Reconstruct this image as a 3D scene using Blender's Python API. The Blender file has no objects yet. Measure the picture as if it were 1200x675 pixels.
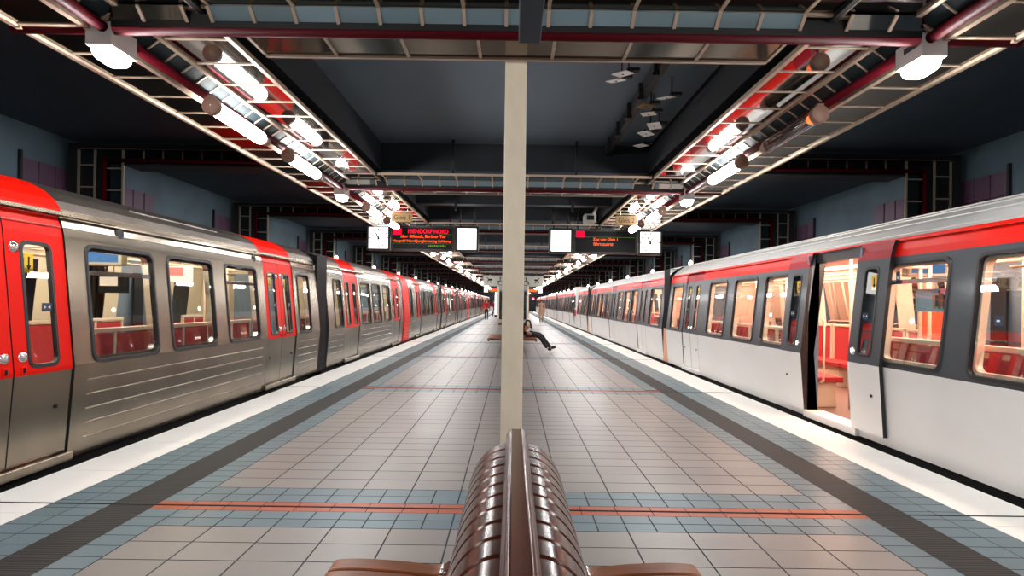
import bpy, bmesh, math, random
from mathutils import Vector
random.seed(5)
C = bpy.context.scene.collection
EYE = 1.45
# ------------------------------------------------------------------ materials
MATS = {}
def nmat(name):
    m = bpy.data.materials.new(name); m.use_nodes = True
    nt = m.node_tree; b = nt.nodes['Principled BSDF']
    MATS[name] = m
    return m, nt, b
def pbr(name, col, rough=.5, metal=0., var=0., scale=8., stretch=(1,1,1), bump=0., bscale=60., rvar=0., coat=0., spec=.5, emit=None, es=0., island=0.):
    m, nt, b = nmat(name)
    b.inputs['Base Color'].default_value = (*col, 1)
    b.inputs['Roughness'].default_value = rough
    b.inputs['Metallic'].default_value = metal
    b.inputs['Specular IOR Level'].default_value = spec
    b.inputs['Coat Weight'].default_value = coat
    b.inputs['Coat Roughness'].default_value = .12
    if emit:
        b.inputs['Emission Color'].default_value = (*emit, 1)
        b.inputs['Emission Strength'].default_value = es
    if var or rvar or bump or island:
        tc = nt.nodes.new('ShaderNodeTexCoord'); mp = nt.nodes.new('ShaderNodeMapping')
        mp.inputs['Scale'].default_value = stretch
        nt.links.new(tc.outputs['Object'], mp.inputs['Vector'])
        n = nt.nodes.new('ShaderNodeTexNoise'); n.inputs['Scale'].default_value = scale; n.inputs['Detail'].default_value = 6
        nt.links.new(mp.outputs['Vector'], n.inputs['Vector'])
        if var or island:
            mr = nt.nodes.new('ShaderNodeMapRange')
            mr.inputs['From Min'].default_value = .3; mr.inputs['From Max'].default_value = .7
            mr.inputs['To Min'].default_value = 1-var; mr.inputs['To Max'].default_value = 1+var*.6
            nt.links.new(n.outputs['Fac'], mr.inputs['Value'])
            val = mr.outputs['Result']
            if island:
                g = nt.nodes.new('ShaderNodeNewGeometry'); m2 = nt.nodes.new('ShaderNodeMapRange')
                m2.inputs['To Min'].default_value = 1-island; m2.inputs['To Max'].default_value = 1+island
                nt.links.new(g.outputs['Random Per Island'], m2.inputs['Value'])
                mu = nt.nodes.new('ShaderNodeMath'); mu.operation = 'MULTIPLY'
                nt.links.new(val, mu.inputs[0]); nt.links.new(m2.outputs['Result'], mu.inputs[1]); val = mu.outputs[0]
            vm = nt.nodes.new('ShaderNodeVectorMath'); vm.operation = 'SCALE'
            vm.inputs[0].default_value = col
            nt.links.new(val, vm.inputs['Scale']); nt.links.new(vm.outputs['Vector'], b.inputs['Base Color'])
        if rvar:
            mr = nt.nodes.new('ShaderNodeMapRange')
            mr.inputs['From Min'].default_value = .3; mr.inputs['From Max'].default_value = .7
            mr.inputs['To Min'].default_value = max(.02, rough-rvar); mr.inputs['To Max'].default_value = rough+rvar
            nt.links.new(n.outputs['Fac'], mr.inputs['Value']); nt.links.new(mr.outputs['Result'], b.inputs['Roughness'])
        if bump:
            n2 = nt.nodes.new('ShaderNodeTexNoise'); n2.inputs['Scale'].default_value = bscale
            nt.links.new(mp.outputs['Vector'], n2.inputs['Vector'])
            bp = nt.nodes.new('ShaderNodeBump'); bp.inputs['Strength'].default_value = bump; bp.inputs['Distance'].default_value = .01
            nt.links.new(n2.outputs['Fac'], bp.inputs['Height']); nt.links.new(bp.outputs['Normal'], b.inputs['Normal'])
    return m
def emis(name, col, s):
    m = bpy.data.materials.new(name); m.use_nodes = True; nt = m.node_tree
    nt.nodes.remove(nt.nodes['Principled BSDF'])
    e = nt.nodes.new('ShaderNodeEmission'); e.inputs[0].default_value = (*col, 1); e.inputs[1].default_value = s
    nt.links.new(e.outputs[0], nt.nodes['Material Output'].inputs[0]); MATS[name] = m
    return m
def glass(name, tint=(1,1,1), ior=1.5, boost=1.0):
    m = bpy.data.materials.new(name); m.use_nodes = True; nt = m.node_tree
    nt.nodes.remove(nt.nodes['Principled BSDF'])
    t = nt.nodes.new('ShaderNodeBsdfTransparent'); t.inputs[0].default_value = (*tint, 1)
    g = nt.nodes.new('ShaderNodeBsdfGlossy'); g.inputs['Roughness'].default_value = .0
    f = nt.nodes.new('ShaderNodeFresnel'); f.inputs[0].default_value = ior
    mm = nt.nodes.new('ShaderNodeMath'); mm.operation = 'MULTIPLY'; mm.inputs[1].default_value = boost; mm.use_clamp = True
    x = nt.nodes.new('ShaderNodeMixShader')
    nt.links.new(f.outputs[0], mm.inputs[0]); nt.links.new(mm.outputs[0], x.inputs[0])
    nt.links.new(t.outputs[0], x.inputs[1]); nt.links.new(g.outputs[0], x.inputs[2])
    nt.links.new(x.outputs[0], nt.nodes['Material Output'].inputs[0]); MATS[name] = m
    return m

beige = pbr('beige tile', (.27,.245,.232), .37, var=.03, scale=.7, island=.06)
bluet = pbr('blue tile', (.115,.192,.232), .37, var=.03, scale=.7, island=.08)
terra = pbr('terracotta strip', (.46,.075,.02), .4, var=.15, scale=20)
whiteedge = pbr('white edge stone', (.95,.93,.89), .5, var=.03, scale=2)
grout = pbr('dark grout', (.065,.07,.075), .9, spec=.1)
ceilmid = pbr('paler slate ceiling centre', (.115,.155,.195), .8, var=.05, scale=1.5)  # middle strip of the ceiling, paler than both sides
slate = pbr('slate blue ceiling paint', (.062,.088,.116), .8, var=.08, scale=1.5)
wallm = pbr('slate blue wall paint', (.085,.135,.17), .75, var=.2, scale=1.2)
darkbeam = pbr('dark beam paint', (.012,.016,.021), .6, var=.1, scale=3)
black = pbr('black', (.008,.008,.009), .6)
purple = pbr('mauve enamel panel', (.105,.055,.095), .45, var=.12, scale=5)
cream = pbr('cream painted steel', (.90,.79,.61), .5, var=.08, scale=7, stretch=(1,1,.4))
creamrail = pbr('cream enamel rail', (.55,.42,.31), .38, metal=.2)
redpipe = pbr('dark red pipe enamel', (.070,.0015,.005), .6, spec=.08)
bronze = pbr('bronze tinted polished panel', (.13,.10,.072), .10, metal=1, bump=.008, bscale=2)
mirror = pbr('polished steel panel', (.30,.285,.27), .05, metal=1, bump=.006, bscale=1.5, var=.06, scale=2)
darkglass = pbr('dark polished panel', (.055,.06,.06), .2, metal=1)
stripdim = pbr('dimmed blue ribbed glass', (.016,.024,.028), .5, spec=.08, island=.2)  # cross-strip glass, its colour darkened to offset glare from the nearby tubes
stripglass = pbr('pale blue ribbed glass', (.20,.29,.33), .45, spec=.3, island=.18)
steel = pbr('brushed stainless steel', (.285,.238,.185), .25, metal=1, var=.14, scale=1.1, stretch=(1,1.6,.3))
steelroof = pbr('dull steel roof', (.30,.27,.245), .42, metal=1, var=.2, scale=2)
trainred = pbr('bright red train paint', (.80,.008,.002), .4, spec=.12)
darkred = pbr('deep red door paint', (.36,.005,.016), .45, spec=.12)
silverw = pbr('light aluminium train skin', (.92,.89,.86), .36, metal=0, var=.03, scale=1.2, stretch=(1,1,2))
roofw = pbr('ribbed aluminium roof', (.70,.69,.67), .4, metal=.4, var=.05, scale=1.2)
charcoal = pbr('charcoal window band paint', (.038,.052,.066), .35, var=.1, scale=3, coat=.15)
rubber = pbr('black rubber gasket', (.012,.012,.014), .35)
bellows = pbr('pale orange bellows', (.80,.46,.30), .6)
seatred = pbr('dark red seat fabric', (.36,.012,.016), .7, var=.2, scale=60)
seatframe = pbr('cream seat frame', (.60,.50,.38), .4)
liningL = pbr('beige carriage lining', (.52,.46,.35), .5)
liningR = pbr('peach carriage lining', (.78,.55,.44), .5)
bluegrey = pbr('blue grey door lining', (.13,.19,.25), .4)
trainfloor = pbr('brown carriage floor', (.16,.08,.06), .5)
wood = pbr('dark varnished wood', (.080,.018,.009), .2, var=.4, scale=14, stretch=(1.5,1.5,1.5), spec=.4, coat=.12)
woodseat = pbr('orange varnished wood', (.27,.075,.018), .4, var=.3, scale=6, stretch=(1,5,1), spec=.35, coat=.08)
housing = pbr('lamp housing plastic', (.62,.60,.58), .5)
brownmetal = pbr('brown lamp cap', (.25,.14,.10), .5)
signframe = pbr('dark bronze sign frame', (.024,.021,.016), .4, spec=.3)
portalbar = pbr('dimmed cream portal bar', (.26,.22,.175), .5, spec=.3)  # cream rails darkened in colour to stand in for dimmer light there
tan = pbr('tan sign plate', (.20,.125,.05), .6, spec=.2)
ink = pbr('dark ink', (.006,.006,.008), .5, spec=.15)
yellow = pbr('yellow sticker', (.85,.55,.02), .5)
whitep = pbr('white paper', (.8,.8,.78), .6)
navy = pbr('navy sticker', (.02,.045,.09), .4)
chrome = pbr('chrome', (.75,.74,.72), .18, metal=1)
railm = pbr('cream handrail', (.72,.55,.40), .35)
gravel = pbr('track bed', (.03,.027,.024), .9, var=.3, scale=30)
railsteel = pbr('running rail steel', (.30,.27,.24), .35, metal=1)
skin = pbr('skin', (.55,.27,.16), .5)
hairm = pbr('dark hair', (.015,.01,.008), .5)
redcoat = pbr('red jacket cloth', (.55,.015,.02), .8)
blackcloth = pbr('black cloth', (.012,.013,.017), .8)
beigecoat = pbr('beige coat cloth', (.45,.28,.19), .8)
whitecloth = pbr('white cloth', (.8,.8,.8), .8)
signgrey = pbr('pale grey sign panel', (.42,.42,.37), .5)
tubeglow = emis('tube glow', (1,.975,.95), 22)
boxglow = emis('flood lamp glow', (.97,.99,1), 85)
carL_glow = emis('carriage strip light cool', (1,.88,.68), 11)
carR_glow = emis('carriage strip light warm', (1,.72,.55), 20)
signwhite = emis('lit opal panel', (1,.98,.94), 1.1)
ledred = emis('red led', (1,.003,.03), .8)
ledorange = emis('orange led', (1,.09,.015), .9)
ledgreen = emis('green led', (.2,.4,.03), .3)
sigred = emis('red signal', (1,.02,.04), 14)
smallglow = emis('small lamp glow', (1,.95,.88), 12)
orangeglow = emis('glowing orange electrode', (1,.16,.03), 1.5)
screenblue = emis('passenger screen', (.10,.22,.42), .5)
pane = glass('window pane glass', (.93,.94,.94), 1.45, .9)
paneR = glass('clear window pane glass', (.97,.96,.95), 1.4, .26)
tubeglass = glass('clear tube glass', (.72,.66,.64), 1.5, 2.0)
# ribbed tactile strip
m, nt, b = nmat('ribbed tactile strip')
tc = nt.nodes.new('ShaderNodeTexCoord'); sp = nt.nodes.new('ShaderNodeSeparateXYZ'); nt.links.new(tc.outputs['Object'], sp.inputs[0])
def mth(op, a, bb=None):
    n = nt.nodes.new('ShaderNodeMath'); n.operation = op
    if isinstance(a, (int, float)): n.inputs[0].default_value = a
    else: nt.links.new(a, n.inputs[0])
    if bb is not None:
        if isinstance(bb, (int, float)): n.inputs[1].default_value = bb
        else: nt.links.new(bb, n.inputs[1])
    return n.outputs[0]
s1 = mth('GREATER_THAN', mth('FRACT', mth('MULTIPLY', sp.outputs['Y'], 1/.026)), .5)
n1 = nt.nodes.new('ShaderNodeMapRange'); n1.inputs['To Min'].default_value = .010; n1.inputs['To Max'].default_value = .050
nt.links.new(s1, n1.inputs['Value']); cc = nt.nodes.new('ShaderNodeCombineColor')
for i in range(3): nt.links.new(n1.outputs[0], cc.inputs[i])
nt.links.new(cc.outputs[0], b.inputs['Base Color']); b.inputs['Roughness'].default_value = .6; b.inputs['Specular IOR Level'].default_value = .25
tactile = m

# ------------------------------------------------------------------ mesh builder
class MB:
    def __init__(s): s.v = []; s.f = []; s.m = []; s.mats = []; s.sm = []
    def mi(s, mat):
        if mat not in s.mats: s.mats.append(mat)
        return s.mats.index(mat)
    def face(s, pts, mat, smooth=False):
        i = len(s.v); s.v += [tuple(p) for p in pts]; s.f.append(tuple(range(i, i+len(pts)))); s.m.append(s.mi(mat)); s.sm.append(smooth)
    def idx(s, verts, faces, mat, smooth=False):
        i = len(s.v); s.v += [tuple(p) for p in verts]; k = s.mi(mat)
        for f in faces: s.f.append(tuple(a+i for a in f)); s.m.append(k); s.sm.append(smooth)
    def box(s, x0, x1, y0, y1, z0, z1, mat):
        v = [(x, y, z) for z in (z0, z1) for y in (y0, y1) for x in (x0, x1)]
        s.idx(v, [(0,2,3,1),(4,5,7,6),(0,1,5,4),(2,6,7,3),(0,4,6,2),(1,3,7,5)], mat)
    def cyl(s, p, q, r, mat, n=10, r2=None, caps=True, smooth=True):
        p = Vector(p); q = Vector(q); d = (q-p).normalized(); r2 = r if r2 is None else r2
        a = d.orthogonal().normalized(); b = d.cross(a)
        v = [p+(a*math.cos(2*math.pi*k/n)+b*math.sin(2*math.pi*k/n))*r for k in range(n)]
        v += [q+(a*math.cos(2*math.pi*k/n)+b*math.sin(2*math.pi*k/n))*r2 for k in range(n)]
        s.idx(v, [(k, (k+1) % n, n+(k+1) % n, n+k) for k in range(n)], mat, smooth)
        if caps:
            s.face([v[k] for k in reversed(range(n))], mat); s.face(v[n:], mat)
    def tube(s, pts, r, mat, n=8):
        for a, b in zip(pts[:-1], pts[1:]): s.cyl(a, b, r, mat, n)
    def lathe(s, c, prof, mat, n=16, axis='z'):
        v = []
        for r, h in prof:
            for k in range(n):
                a = 2*math.pi*k/n
                if axis == 'z': v.append((c[0]+r*math.cos(a), c[1]+r*math.sin(a), c[2]+h))
                elif axis == 'y': v.append((c[0]+r*math.cos(a), c[1]+h, c[2]+r*math.sin(a)))
                else: v.append((c[0]+h, c[1]+r*math.cos(a), c[2]+r*math.sin(a)))
        f = [(j*n+k, j*n+(k+1) % n, (j+1)*n+(k+1) % n, (j+1)*n+k) for j in range(len(prof)-1) for k in range(n)]
        s.idx(v, f, mat, True)
    def extrude(s, prof, y0, y1, mat, smooth=False, axis='y'):      # closed polygon (a,b) swept along an axis
        n = len(prof)
        if axis == 'y': A = [(a, y0, b) for a, b in prof]; B = [(a, y1, b) for a, b in prof]
        elif axis == 'x': A = [(y0, a, b) for a, b in prof]; B = [(y1, a, b) for a, b in prof]
        else: A = [(a, b, y0) for a, b in prof]; B = [(a, b, y1) for a, b in prof]
        s.idx(A+B, [(k, (k+1) % n, n+(k+1) % n, n+k) for k in range(n)], mat, smooth)
        s.face(A[::-1], mat); s.face(B, mat)
    def build(s, name, parent=None, fixn=True, bevel=0, kind=None):
        o0 = ORG.get(parent.name, Vector()) if parent else Vector()
        me = bpy.data.meshes.new(name)
        me.from_pydata([(Vector(v)-o0)[:] for v in s.v], [], s.f)
        for mt in s.mats: me.materials.append(mt)
        me.polygons.foreach_set('material_index', s.m)
        me.polygons.foreach_set('use_smooth', s.sm)
        if fixn:
            bm = bmesh.new(); bm.from_mesh(me); bmesh.ops.remove_doubles(bm, verts=bm.verts, dist=1e-5)
            bmesh.ops.recalc_face_normals(bm, faces=bm.faces); bm.to_mesh(me); bm.free()
        me.update()
        o = bpy.data.objects.new(name, me); C.objects.link(o)
        if parent: o.parent = parent; ORG[o.name] = o0
        if bevel:
            bv = o.modifiers.new('bevel', 'BEVEL'); bv.width = bevel; bv.segments = 2; bv.limit_method = 'ANGLE'; bv.harden_normals = False
        if kind: o['kind'] = kind
        return o
ORG = {}
def tag(o, label, cat, group=None):
    o['label'] = label; o['category'] = cat
    if group: o['group'] = group
    return o
def thing(name, label, cat, loc=(0,0,0), group=None):
    o = bpy.data.objects.new(name, None); C.objects.link(o); o.location = loc; o.empty_display_size = .2
    ORG[o.name] = Vector(loc); return tag(o, label, cat, group)
def kids(o): return [c for c in ALLCH.get(o.name, [])]
def copy_tree(root, loc, label=None, group=None):
    def cp(o, par):
        c = o.copy(); C.objects.link(c)
        if par: c.parent = par
        for ch in list(o.children): cp(ch, c)
        return c
    r = cp(root, None); r.location = loc
    if label: r['label'] = label
    if group: r['group'] = group
    return r
ORD = ['first','second','third','fourth','fifth','sixth','seventh','eighth','ninth','tenth','eleventh','twelfth','thirteenth','fourteenth','fifteenth','sixteenth','seventeenth','eighteenth','nineteenth','twentieth',
       'twenty-first','twenty-second','twenty-third','twenty-fourth','twenty-fifth','twenty-sixth','twenty-seventh','twenty-eighth','twenty-ninth','thirtieth']+['%s-past-thirtieth' % w for w in ('first','second','third','fourth','fifth','sixth','seventh','eighth','ninth','tenth')]
def text_part(s, cx, y, cz, width, height, mat, parent, name='lettering', flip=False, dy=.004):
    cu = bpy.data.curves.new('t', 'FONT'); cu.body = s; cu.align_x = 'CENTER'; cu.align_y = 'CENTER'; cu.extrude = .002
    t = bpy.data.objects.new('t', cu); C.objects.link(t); bpy.context.view_layer.update()
    w, h = t.dimensions.x, t.dimensions.y
    me = bpy.data.meshes.new_from_object(t); bpy.data.objects.remove(t); bpy.data.curves.remove(cu)
    xs = [v.co.x for v in me.vertices]; ys = [v.co.y for v in me.vertices]
    mx, my = (min(xs)+max(xs))/2, (min(ys)+max(ys))/2
    w = max(xs)-min(xs); h = max(ys)-min(ys); sx = width/w; sy = height/h
    o0 = ORG.get(parent.name, Vector())
    for v in me.vertices:
        x, yy, zz = (v.co.x-mx)*sx, (v.co.y-my)*sy, v.co.z
        v.co = Vector((cx+(-x if flip else x), y-zz, cz+yy))-o0
    me.materials.clear(); me.materials.append(mat)
    o = bpy.data.objects.new(name, me); C.objects.link(o); o.parent = parent; ORG[o.name] = o0
    return o

# ------------------------------------------------------------------ constants of the hall
XE, XW, XG1, XG0, XB = 3.75, 3.22, 2.795, 2.485, 2.27
PITCH, F0, NF = 5.8, 4.14, 19
YEND = 112.0
YBK = -13.2
FR = [F0+PITCH*k for k in range(NF)]
ZC, ZB = EYE+2.63, EYE+2.18            # ceiling, beam undersides
ZU, ZL = EYE+2.016, EYE+1.89            # gantry upper and lower panels
XWALL = 7.45

# ------------------------------------------------------------------ platform floor
fl = MB()
fl.box(-XE+.02, XE-.02, YBK, YEND, -1.1, -.03, grout)
g = .0048
def tile(x0, x1, y0, y1, mat, gx=g, gy=g):
    if y1 < YBK+.1 or y0 > YEND-.5: return
    fl.face([(x0+gx, y0+gy, 0), (x1-gx, y0+gy, 0), (x1-gx, y1-gy, 0), (x0+gx, y1-gy, 0)], mat)
fl.face([(-XE+.03,YBK,-.003),(XE-.03,YBK,-.003),(XE-.03,YEND,-.003),(-XE+.03,YEND,-.003)], grout)
cw = XB*2/12
for k in range(-3, NF+1):
    c = 4.19+PITCH*k
    y0 = c+.41
    rows = 20; rh = (PITCH-.79)/rows
    for r in range(rows):
        for i in range(12): tile(-XB+i*cw, -XB+(i+1)*cw, y0+r*rh, y0+(r+1)*rh, beige)
    for (a, b2) in ((-.38,-.235),(-.235,-.09),(.09,.25),(.25,.41)):
        for i in range(24): tile(-XB+i*cw/2, -XB+(i+1)*cw/2, c+a, c+b2, bluet)
    for (a, b2) in ((-.088,-.012),(.012,.088)):
        for i in range(20): tile(-XG0+i*XG0/10, -XG0+(i+1)*XG0/10, c+a, c+b2, terra, .003, .0)
YS = -1-77*.1549; n = int((YEND-.5-YS)/.1549)
for s in (-1, 1):
    for r in range(n):
        y = YS+r*.1549
        for a, b2 in ((XB, XG0), (XG1, 3.005), (3.005, XW)):
            x0, x1 = (a, b2) if s > 0 else (-b2, -a)
            if a == XB and abs(((y+.077-4.19+PITCH/2) % PITCH)-PITCH/2) < .09: continue
            tile(x0, x1, y, y+.1549, bluet, .0045 if a != XG1 else .002, .0045)
    r = 0; y = -13.
    while y < YEND-1:
        x0, x1 = (XW, XE) if s > 0 else (-XE, -XW)
        fl.box(x0+(.0 if s > 0 else 0), x1, y, y+.996, -.06, .0, whiteedge); y += 1.0
    x0, x1 = (XG0, XG1) if s > 0 else (-XG1, -XG0)
    fl.face([(x0+.002,YBK,.0),(x1-.002,YBK,.0),(x1-.002,YEND-.5,.0),(x0+.002,YEND-.5,.0)], tactile)
# steel expansion joint across, at the first crossing
floor = fl.build('floor', fixn=False, kind='structure')
jm = MB()
for k in range(NF-1):
    c = 4.19+PITCH*k
    jm.box(-XE+.001, XE-.001, c-.007, c+.007, -.002, .004, darkbeam)
tag(jm.build('floor_expansion_joint', kind='structure'), 'thin dark metal joints set across the tiled platform', 'joint')
tb = MB(); tb.box(-XWALL, -XE-.0, YBK, YEND, -1.35, -1.2, gravel); tb.box(XE, XWALL, YBK, YEND, -1.35, -1.2, gravel)
tb.build('ground_track_bed', kind='structure')
for s in (-1, 1):
    for xr in (4.35, 5.8):
        rm = MB(); prof = [(-.07,0),(.07,0),(.07,.02),(.012,.03),(.012,.11),(.035,.12),(.035,.15),(-.035,.15),(-.035,.12),(-.012,.11),(-.012,.03),(-.07,.02)]
        rm.extrude([(s*xr+a, -1.2+b2) for a, b2 in prof], -1.5, YEND-1, railsteel)
        o = rm.build('trim_running_rail', kind='structure')

# ------------------------------------------------------------------ ceiling, beams, walls
cm = MB(); cm.box(-2.4, 2.4, YBK, YEND+.2, ZC, ZC+.2, ceilmid); cm.box(-XWALL-.2, -2.4, YBK, YEND+.2, ZC, ZC+.2, slate); cm.box(2.4, XWALL+.2, YBK, YEND+.2, ZC, ZC+.2, slate); cm.build('ceiling', kind='structure')
for s, nm in ((-1, 'wall_left'), (1, 'wall_right')):
    w = MB(); x0, x1 = (XWALL, XWALL+.2) if s > 0 else (-XWALL-.2, -XWALL)
    w.box(x0, x1, YBK, YEND, -1.35, ZC, wallm)
    w.build(nm, kind='structure')
    b = MB()
    for k in range(-1, NF+1):
        f = F0+PITCH*k-.25
        xs = XWALL*s
        for ya in [F0+PITCH*k-.95+.33*j for j in range(4)]+[F0+PITCH*k+1.35+.35*j for j in range(3)]:
            b.box(min(xs, xs-.03*s), max(xs, xs-.03*s), ya+.008, ya+.322, -1.0, EYE+2.1, purple)
        b.box(min(xs, xs-.05*s), max(xs, xs-.05*s), F0+PITCH*k-.99, F0+PITCH*k-.95, -1.0, EYE+2.2, black)
        b.box(min(xs, xs-.04*s), max(xs, xs-.04*s), F0+PITCH*k-.95, F0+PITCH*k+.37, EYE+1.72, EYE+1.735, black)
    b.build('wall_cladding_%s' % ('left' if s < 0 else 'right'), kind='structure')
w = MB(); w.box(-XWALL, XWALL, YEND, YEND+.2, -1.35, ZC, darkbeam); w.build('wall_far', kind='structure')
w = MB(); w.box(-XWALL, XWALL, YBK-.2, YBK, -1.35, ZC, darkbeam); w.build('wall_near', kind='structure')
tn = 1
for s in (-1, 1):
    b = MB(); x0, x1 = (2.22, 3.3) if s > 0 else (-3.3, -2.22)
    b.box(x0, x1, YBK, YEND, ZB, ZC, darkbeam)
    b.build('trim_%d' % tn, kind='structure'); tn += 1
for k in range(NF):
    b = MB(); b.box(-2.22, 2.22, FR[k]-.02, FR[k]+.72, ZB, ZC, darkbeam)
    b.box(-2.22, 2.22, FR[k]-.025, FR[k]+.725, ZB-.012, ZB, slate)
    b.build('trim_%d' % tn, kind='structure'); tn += 1
    if k >= 1:
        for yy, h in ((3.6, .22),):
            b = MB(); b.box(-2.22, 2.22, FR[k]+yy, FR[k]+yy+.3, ZB+.05, ZC, darkbeam)
            b.box(-1.35, -1.29, FR[k]+yy-.06, FR[k]+yy, ZB-.1, ZC, black); b.box(1.29, 1.35, FR[k]+yy-.06, FR[k]+yy, ZB-.1, ZC, black)
            b.build('trim_%d' % tn, kind='structure'); tn += 1

# ------------------------------------------------------------------ gantries along the platform
YG0, YG1 = -1.64, YEND-3
SIDE = {-1: 'steel and red train side', 1: 'white and red train side'}
BAY = lambda k: ORD[k]+' from the camera' if k >= 0 else 'behind the viewpoint'
def sx(s, a, b): return (min(s*a, s*b), max(s*a, s*b))
NSEG = NF-1
def gantry(s, k):
    """One bay of the mirrored light gantry, from crossing k-1 to crossing k."""
    y0 = F0+PITCH*(k-1)+.02; y1 = F0+PITCH*k
    if k == 0: y0 = YG0
    o = thing('light_gantry', 'mirrored light gantry bay by the %s, %s' % (SIDE[s], BAY(k)), 'gantry', (s*2.9, y0, ZL), 'mirrored gantries above the platform edges')
    a, b2 = sx(s, 2.22, 2.755); p = MB(); p.box(a, b2, y0, y1, ZU, ZU+.015, mirror); p.build('inner_mirror_panel', o)
    a, b2 = sx(s, 3.02, 3.47); p = MB(); p.box(a, b2, y0, y1, ZL, ZL+.015, bronze); p.build('outer_mirror_panel', o)
    p = MB()
    n = max(1, round((y1-y0)/.2417)); d = (y1-y0)/n
    for j in range(n):
        ya = y0+j*d
        p.extrude([(s*2.775, ZU-.01), (s*2.87, ZU-.076), (s*2.875, ZU-.068), (s*2.78, ZU-.002)], ya+.006, ya+d-.006, stripdim)
    p.box(*sx(s, 2.885, 2.895), y0, y1, ZU-.09, ZU, black)
    p.build('glass_strip', o)
    p = MB()
    for j in range(n+1):
        ya = y0+j*d; p.extrude([(s*2.765, ZU-.016), (s*2.868, ZU-.088), (s*2.873, ZU-.078), (s*2.77, ZU-.006)], ya-.007, ya+.007, creamrail)
        p.build('strip_bracket', o); p = MB()
    p = MB(); n2 = max(1, round((y1-y0)/.4833)); d2 = (y1-y0)/n2
    for j in range(n2+1):
        ya = y0+j*d2
        a, b2 = sx(s, 2.22, 2.755); p.box(a, b2, ya-.008, ya+.008, ZU-.008, ZU-.0005, creamrail)
        p.build('crossbar', o); p = MB()
        a, b2 = sx(s, 3.02, 3.47); p.box(a, b2, ya-.008, ya+.008, ZL-.008, ZL-.0005, creamrail)
        p.build('crossbar', o); p = MB()
    for (xa, xb, za, zb) in ((2.195, 2.235, ZU-.02, ZU+.02), (2.735, 2.775, ZU-.02, ZU+.02), (2.975, 3.02, ZL-.02, ZL+.02), (3.46, 3.50, ZL-.022, ZL+.03), (3.50, 3.52, ZL-.01, ZL+.05)):
        p = MB(); a, b2 = sx(s, xa, xb); p.box(a, b2, y0, y1, za, zb, creamrail); p.build('edge_rail', o)
    p = MB(); p.cyl((s*2.89, y0, ZL), (s*2.89, y1, ZL), .038, redpipe, 12)
    p.build('pipe', o)
    p = MB()
    for yy in ((y0+.5), (y0+y1)/2, y1-.5):
        for a_, z_, r_ in ((2.89, ZL, .02), (2.3, ZU+.01, .015), (3.25, ZL+.01, .015)): p = MB(); p.cyl((s*a_, yy, z_), (s*a_, yy, ZB), r_, black, 8); p.build('hanger', o)
for s in (-1, 1):
    for k in range(-2, NF): gantry(s, k)

def crossing(k):
    F = F0+PITCH*k
    o = thing('cross_gantry', 'mirrored crosswise gantry with red pipe, %s' % BAY(k), 'gantry', (0, F, ZL), 'crosswise gantries over the platform')
    p = MB(); p.box(-2.17, 2.17, F-.48, F-.05, ZU, ZU+.015, bronze)
    for s in (-1, 1):
        a, b2 = sx(s, 2.83, 3.47); p.box(a, b2, F-.48, F-.03, ZU+.02, ZU+.035, mirror)
    p.build('upper_mirror_panel', o)
    p = MB(); p.box(-1.93, 1.93, F+.13, F+.46, ZL, ZL+.015, bronze); p.build('lower_mirror_panel', o)
    p = MB(); x = -3.47
    xs = [-3.47, -3.18, -2.89, -2.6, -2.3, -2.12]+[-2.12+.2925*i for i in range(1, 15)]+[2.3, 2.6, 2.89, 3.18, 3.47]
    xs = sorted(set(round(v, 4) for v in xs))
    for a, b2 in zip(xs[:-1], xs[1:]):
        if abs((a+b2)/2) > 2.12 and abs((a+b2)/2) < 2.3: continue
        p.extrude([(F-.055, ZU-.012), (F+.03, ZU-.076), (F+.035, ZU-.068), (F-.05, ZU-.004)], a+.008, b2-.008, mirror if abs((a+b2)/2) > 2.2 else stripglass, axis='x')
    p.box(-3.47, 3.47, F+.034, F+.04, ZU-.12, ZU+.03, black)
    p.build('glass_strip', o)
    p = MB()
    for a in xs: p.extrude([(F-.06, ZU-.018), (F+.028, ZU-.090), (F+.033, ZU-.08), (F-.055, ZU-.008)], a-.012, a+.012, creamrail, axis='x'); p.build('strip_bracket', o); p = MB()
    p = MB()
    xm = [-2.12+.585*i for i in range(8)]
    for a in xm: p.box(a-.012, a+.012, F-.48, F-.03, ZU-.01, ZU-.0005, creamrail); p.build('mullion', o); p = MB()
    for i in range(8):
        a = -1.93+i*3.86/7; p.box(a-.012, a+.012, F+.13, F+.46, ZL-.01, ZL-.0005, creamrail); p.build('mullion', o); p = MB()
    for (a, b2, ya, yb, zz) in ((-2.17, 2.17, F-.045, F-.02, ZU), (-2.17, 2.17, F-.50, F-.47, ZU), (-1.93, 1.93, F+.46, F+.49, ZL), (-3.47, -2.83, F-.045, F-.02, ZU), (2.83, 3.47, F-.045, F-.02, ZU)):
        p = MB(); p.box(a, b2, ya, yb, zz-.018, zz+.018, creamrail); p.build('edge_rail', o)
    p = MB(); p.cyl((-3.55, F+.075, ZL), (3.55, F+.075, ZL), .038, redpipe, 12); p.build('pipe', o)
    p = MB()
    for s in (-1, 1):
        p.box(*sx(s, 2.175, 2.215), F-.5, F+.1, ZU-.03, ZU+.06, black)
        p.cyl((s*1.5, F+.3, ZL+.01), (s*1.5, F+.3, ZB), .02, black, 8)
        p.cyl((s*1.0, F-.25, ZU+.01), (s*1.0, F-.25, ZC), .02, black, 8)
    p.build('hanger', o)
for k in range(-1, NF): crossing(k)

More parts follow.
